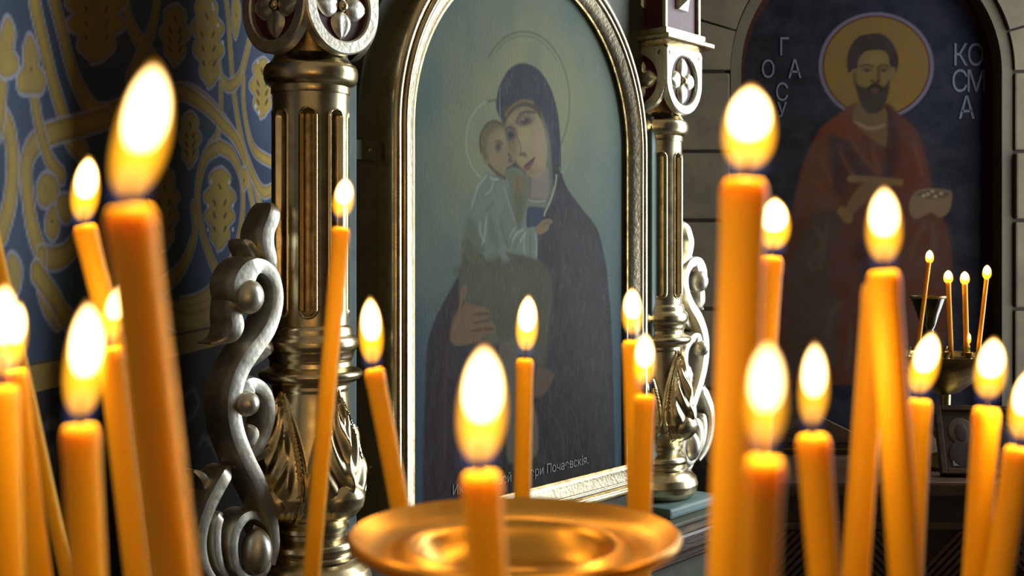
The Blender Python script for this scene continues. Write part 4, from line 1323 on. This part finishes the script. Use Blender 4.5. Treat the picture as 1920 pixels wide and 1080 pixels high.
# near brass stand: tray, dish on a stem, post and foot
ST = Vector((0.0, 0.38, 0.0))
stand = empty('candle_stand', (ST.x, ST.y, 0))
tag(stand, 'brass candle stand with a round oil dish among the lit candles', 'candle stand')
TR = 0.30
lathe('tray', [(0.02, ZTRAY - 0.02), (TR - 0.02, ZTRAY - 0.02), (TR, ZTRAY - 0.012), (TR + 0.006, ZTRAY + 0.012), (TR, ZTRAY + 0.014), (TR - 0.008, ZTRAY), (0.02, ZTRAY)], M['brass'], stand, 64)
DD = 0.45
dc = at(964, 1000, DD) - Vector((ST.x, ST.y, 0))
DRr = 312 / F * DD
k = DRr / 0.064
dish = lathe('oil_dish', [(0.0015, dc.z - 0.018), (0.026 * k, dc.z - 0.018), (0.0345 * k, dc.z - 0.0145), (0.037 * k, dc.z - 0.007), (0.039 * k, dc.z - 0.0035), (0.042 * k, dc.z - 0.003), (0.0455 * k, dc.z - 0.0065), (0.052 * k, dc.z - 0.006), (0.058 * k, dc.z - 0.0025), (0.0625 * k, dc.z + 0.0012), (0.064 * k, dc.z),
                          (0.0635 * k, dc.z - 0.0025), (0.056 * k, dc.z - 0.0075), (0.047 * k, dc.z - 0.013), (0.041 * k, dc.z - 0.021), (0.028 * k, dc.z - 0.032), (0.012, dc.z - 0.038)], M['brass'], stand, 96, None, 70, True, (dc.x, dc.y, 0))
lathe('dish_stem', [(0.012, ZTRAY), (0.014, ZTRAY + 0.006), (0.007, ZTRAY + 0.012), (0.011, ZTRAY + 0.025), (0.006, ZTRAY + 0.035), (0.012, dc.z - 0.037)], M['brass'], stand, 24, None, 40, True, (dc.x, dc.y, 0))
lathe('post', [(0.16, 0.0), (0.165, 0.02), (0.12, 0.05), (0.04, 0.09), (0.025, 0.14), (0.035, 0.20), (0.02, 0.28), (0.022, 0.7), (0.04, 0.76), (0.022, 0.82), (0.022, ZTRAY - 0.06), (0.08, ZTRAY - 0.02)], M['brass'], stand, 40)

# ------------------------------------------------------------------ far right: chest, far candle stand, leaning icon
YC = 2.42
ch_top = at(0, 903, YC).z
xl, xr = at(1380, 0, YC).x, at(2080, 0, YC).x
chest = empty('wooden_chest', ((xl + xr) / 2, YC, 0))
tag(chest, 'dark wooden chest with slanted slats below the saint niche', 'chest')
hw = (xr - xl) / 2
box('chest_body', (-hw, 0.02, 0.0), (hw, 0.62, ch_top - 0.03), M['black_wood'], chest, 0.004)
box('chest_top', (-hw - 0.02, -0.01, ch_top - 0.03), (hw + 0.02, 0.64, ch_top), M['wood'], chest, 0.006)
zc1 = at(0, 985, YC).z
box('front_rail', (-hw, 0.008, zc1 - 0.012), (hw, 0.022, zc1 + 0.004), M['wood'], chest, 0.003)
me_sl = None
for i in range(44):
    x = -hw + 0.012 + i * (2 * hw - 0.02) / 43
    sg = 1 if (i // 11) % 2 == 0 else -1
    V = []
    zt, zb_ = zc1 - 0.014, zc1 - 0.16
    lean = 0.07 * sg
    P = [(0 + lean, zt), (0.010 + lean, zt), (0.010 - lean, zb_), (-lean, zb_)]
    if me_sl is None: me_sl = {}
    if sg not in me_sl:
        V = [(p[0], 0.010, p[1]) for p in P] + [(p[0], 0.021, p[1]) for p in P]
        o = raw_box8('slat', V, M['wood'], chest); me_sl[sg] = o.data
    else:
        o = bpy.data.objects.new('slat', me_sl[sg]); COL.objects.link(o); o.parent = chest
    o.location = (x, 0, 0)

# low gabled casket on the chest
g0 = at(1440, 890, 2.75); g1 = at(1625, 890, 2.75)
cas = empty('gabled_casket', ((g0.x + g1.x) / 2, 2.75, ch_top))
tag(cas, 'low dark wooden casket with gabled lid on the chest', 'casket')
hw2 = (g1.x - g0.x) / 2
hgt = at(0, 828, 2.75).z - ch_top; hr = at(0, 795, 2.75).z - ch_top
box('casket_body', (-hw2, 0, 0), (hw2, 0.2, hgt), M['black_wood'], cas, 0.004)
raw('gable_lid', [(-hw2 - .01, -0.01, hgt), (hw2 + .01, -0.01, hgt), (hw2 + .01, 0.21, hgt), (-hw2 - .01, 0.21, hgt), (0, -0.01, hr + .02), (0, 0.21, hr + .02)],
    [(0, 1, 4), (3, 5, 2), (0, 4, 5, 3), (1, 2, 5, 4), (0, 3, 2, 1)], M['wood'], cas, False)
box('casket_band', (-hw2 - 0.004, -0.006, hgt * .35), (hw2 + 0.004, 0.0, hgt * .5), M['old_brass'], cas, 0.001)

# small icon leaning on the chest at the right
pi0 = at(1775, 985, 2.44); pi1 = at(1960, 985, 2.44)
li = empty('leaning_icon', ((pi0.x + pi1.x) / 2, 2.46, ch_top + 0.006))
li.rotation_euler = (math.radians(-24), 0, math.radians(-6))
tag(li, 'small dark icon panel leaning back on the chest beneath the far stand', 'icon')
hw3 = (pi1.x - pi0.x) / 2; ht3 = 0.15
box('icon_board', (-hw3, 0, 0), (hw3, 0.018, ht3), M['black_wood'], li, 0.003)
for (x0, x1, z0, z1) in ((-hw3, -hw3 + .012, 0, ht3), (hw3 - .012, hw3, 0, ht3), (-hw3 + .012, hw3 - .012, 0, .012), (-hw3 + .012, hw3 - .012, ht3 - .012, ht3)):
    box('frame_strip', (x0, -0.006, z0), (x1, 0.0, z1), M['wood'], li, 0.002)
M['face'] = mat('small_face_paint', (0.14, 0.095, 0.05), 0.6, 0, var=(0.08, 0.05, 0.03), vscale=60)
M['robe'] = mat('small_robe_paint', (0.035, 0.02, 0.018), 0.6, 0, var=(0.06, 0.035, 0.03), vscale=60)
ellipsoid('painted_halo', (-hw3 * .52, -0.0005, ht3 * .62), (0.027, 0.0016, 0.03), M['face'], li)
ellipsoid('painted_robe', (-hw3 * .45, -0.0005, ht3 * .28), (0.038, 0.0014, 0.034), M['robe'], li)
ellipsoid('painted_halo', (hw3 * .30, -0.0005, ht3 * .55), (0.030, 0.0016, 0.034), M['face'], li)
ellipsoid('painted_head', (-hw3 * .52, -0.0016, ht3 * .60), (0.014, 0.0016, 0.02), M['robe'], li)
ellipsoid('painted_head', (hw3 * .30, -0.0016, ht3 * .53), (0.015, 0.0016, 0.022), M['robe'], li)
ellipsoid('painted_robe', (hw3 * .34, -0.0005, ht3 * .24), (0.042, 0.0014, 0.03), M['robe'], li)
box('label_strip', (-hw3 * .75, -0.0012, ht3 * .12), (-hw3 * .30, 0.0004, ht3 * .19), M['cream'], li)

# far candle stand on the chest
dF = 2.6
tz = at(0, 668, dF).z
fs = empty('far_candle_stand', (at(1772, 0, dF).x, dF, ch_top))
fs.name = 'table_candelabrum'
tag(fs, 'dim brass candelabrum bowl holding thin tapers before the saint niche', 'candle stand')
zz = tz - ch_top
fr_ = 0.112
lathe('bowl', [(0.010, zz - 0.085), (0.03, zz - 0.078), (0.06, zz - 0.055), (0.085, zz - 0.028), (fr_, zz - 0.004), (fr_ + 0.004, zz + 0.004), (fr_ - 0.004, zz + 0.004), (fr_ - .012, zz - 0.008), (0.01, zz - 0.012)], M['old_brass'], fs, 48)
lathe('stem', [(0.075, 0.0), (0.078, 0.008), (0.05, 0.018), (0.015, 0.03), (0.011, 0.05), (0.024, 0.065), (0.024, 0.075), (0.010, 0.085), (0.012, zz - 0.084)], M['old_brass'], fs, 32)
for kx in range(12):
    a = 2 * PI * kx / 12 + .2
    lathe('candle_socket', [(0.009, 0), (0.010, 0.004), (0.006, 0.008), (0.009, 0.020), (0.007, 0.020)], M['old_brass'], fs, 12, None, 40, True, ((fr_ - 0.02) * math.cos(a), (fr_ - 0.02) * math.sin(a), zz - 0.004))
G2 = 'thin lit tapers in the far candelabrum'
for (lab, top, bot, w, fl_) in [  # far tapers
    ('thin lit taper tallest in the far candelabrum, leaning over dark cup', (1742, 490), (1722, 645), 8, (1743, 468, 1743, 494, 16)),
    ('thin lit taper directly beside the dark cup in far candelabrum', (1778, 528), (1783, 655), 9, (1778, 506, 1778, 532, 18)),
    ('thin lit taper between the other two tapers over the navy paint', (1809, 531), (1812, 655), 10, (1809, 508, 1809, 534, 18)),
    ('thin lit taper leaning right, last before the red niche edge', (1850, 522), (1834, 660), 8, (1851, 496, 1850, 524, 17)),
    ('burnt down lit taper stub low in the far candelabrum', (1814, 646), (1814, 664), 9, (1815, 622, 1814, 646, 13))]:
    candle(lab, top, bot, w, dF, fl_, tz - 0.004, G2, detail=False, power=0.3)
cup = empty('oil_lamp_cup', at(1740, 620, dF + 0.046))
tag(cup, 'dark green flared oil lamp cup on the far candelabrum', 'oil lamp')
q = (dF + .02) / F
lathe('cup', [(0.012, -0.0), (10 * q, 2 * q), (14 * q, 10 * q), (20 * q, 30 * q), (32 * q, 63 * q), (30 * q, 63 * q), (17 * q, 30 * q), (8 * q, 14 * q)], M['green_glass'], cup, 32)
lathe('rim', [(32.5 * q, 61 * q), (34 * q, 63 * q), (33 * q, 66 * q), (30 * q, 65.5 * q), (30 * q, 62 * q)], M['old_brass'], cup, 32, None, 40, False)
lathe('foot', [(0.022, -0.062), (0.022, -0.057), (0.007, -0.045), (0.009, -0.01), (0.014, 0.0)], M['old_brass'], cup, 20)
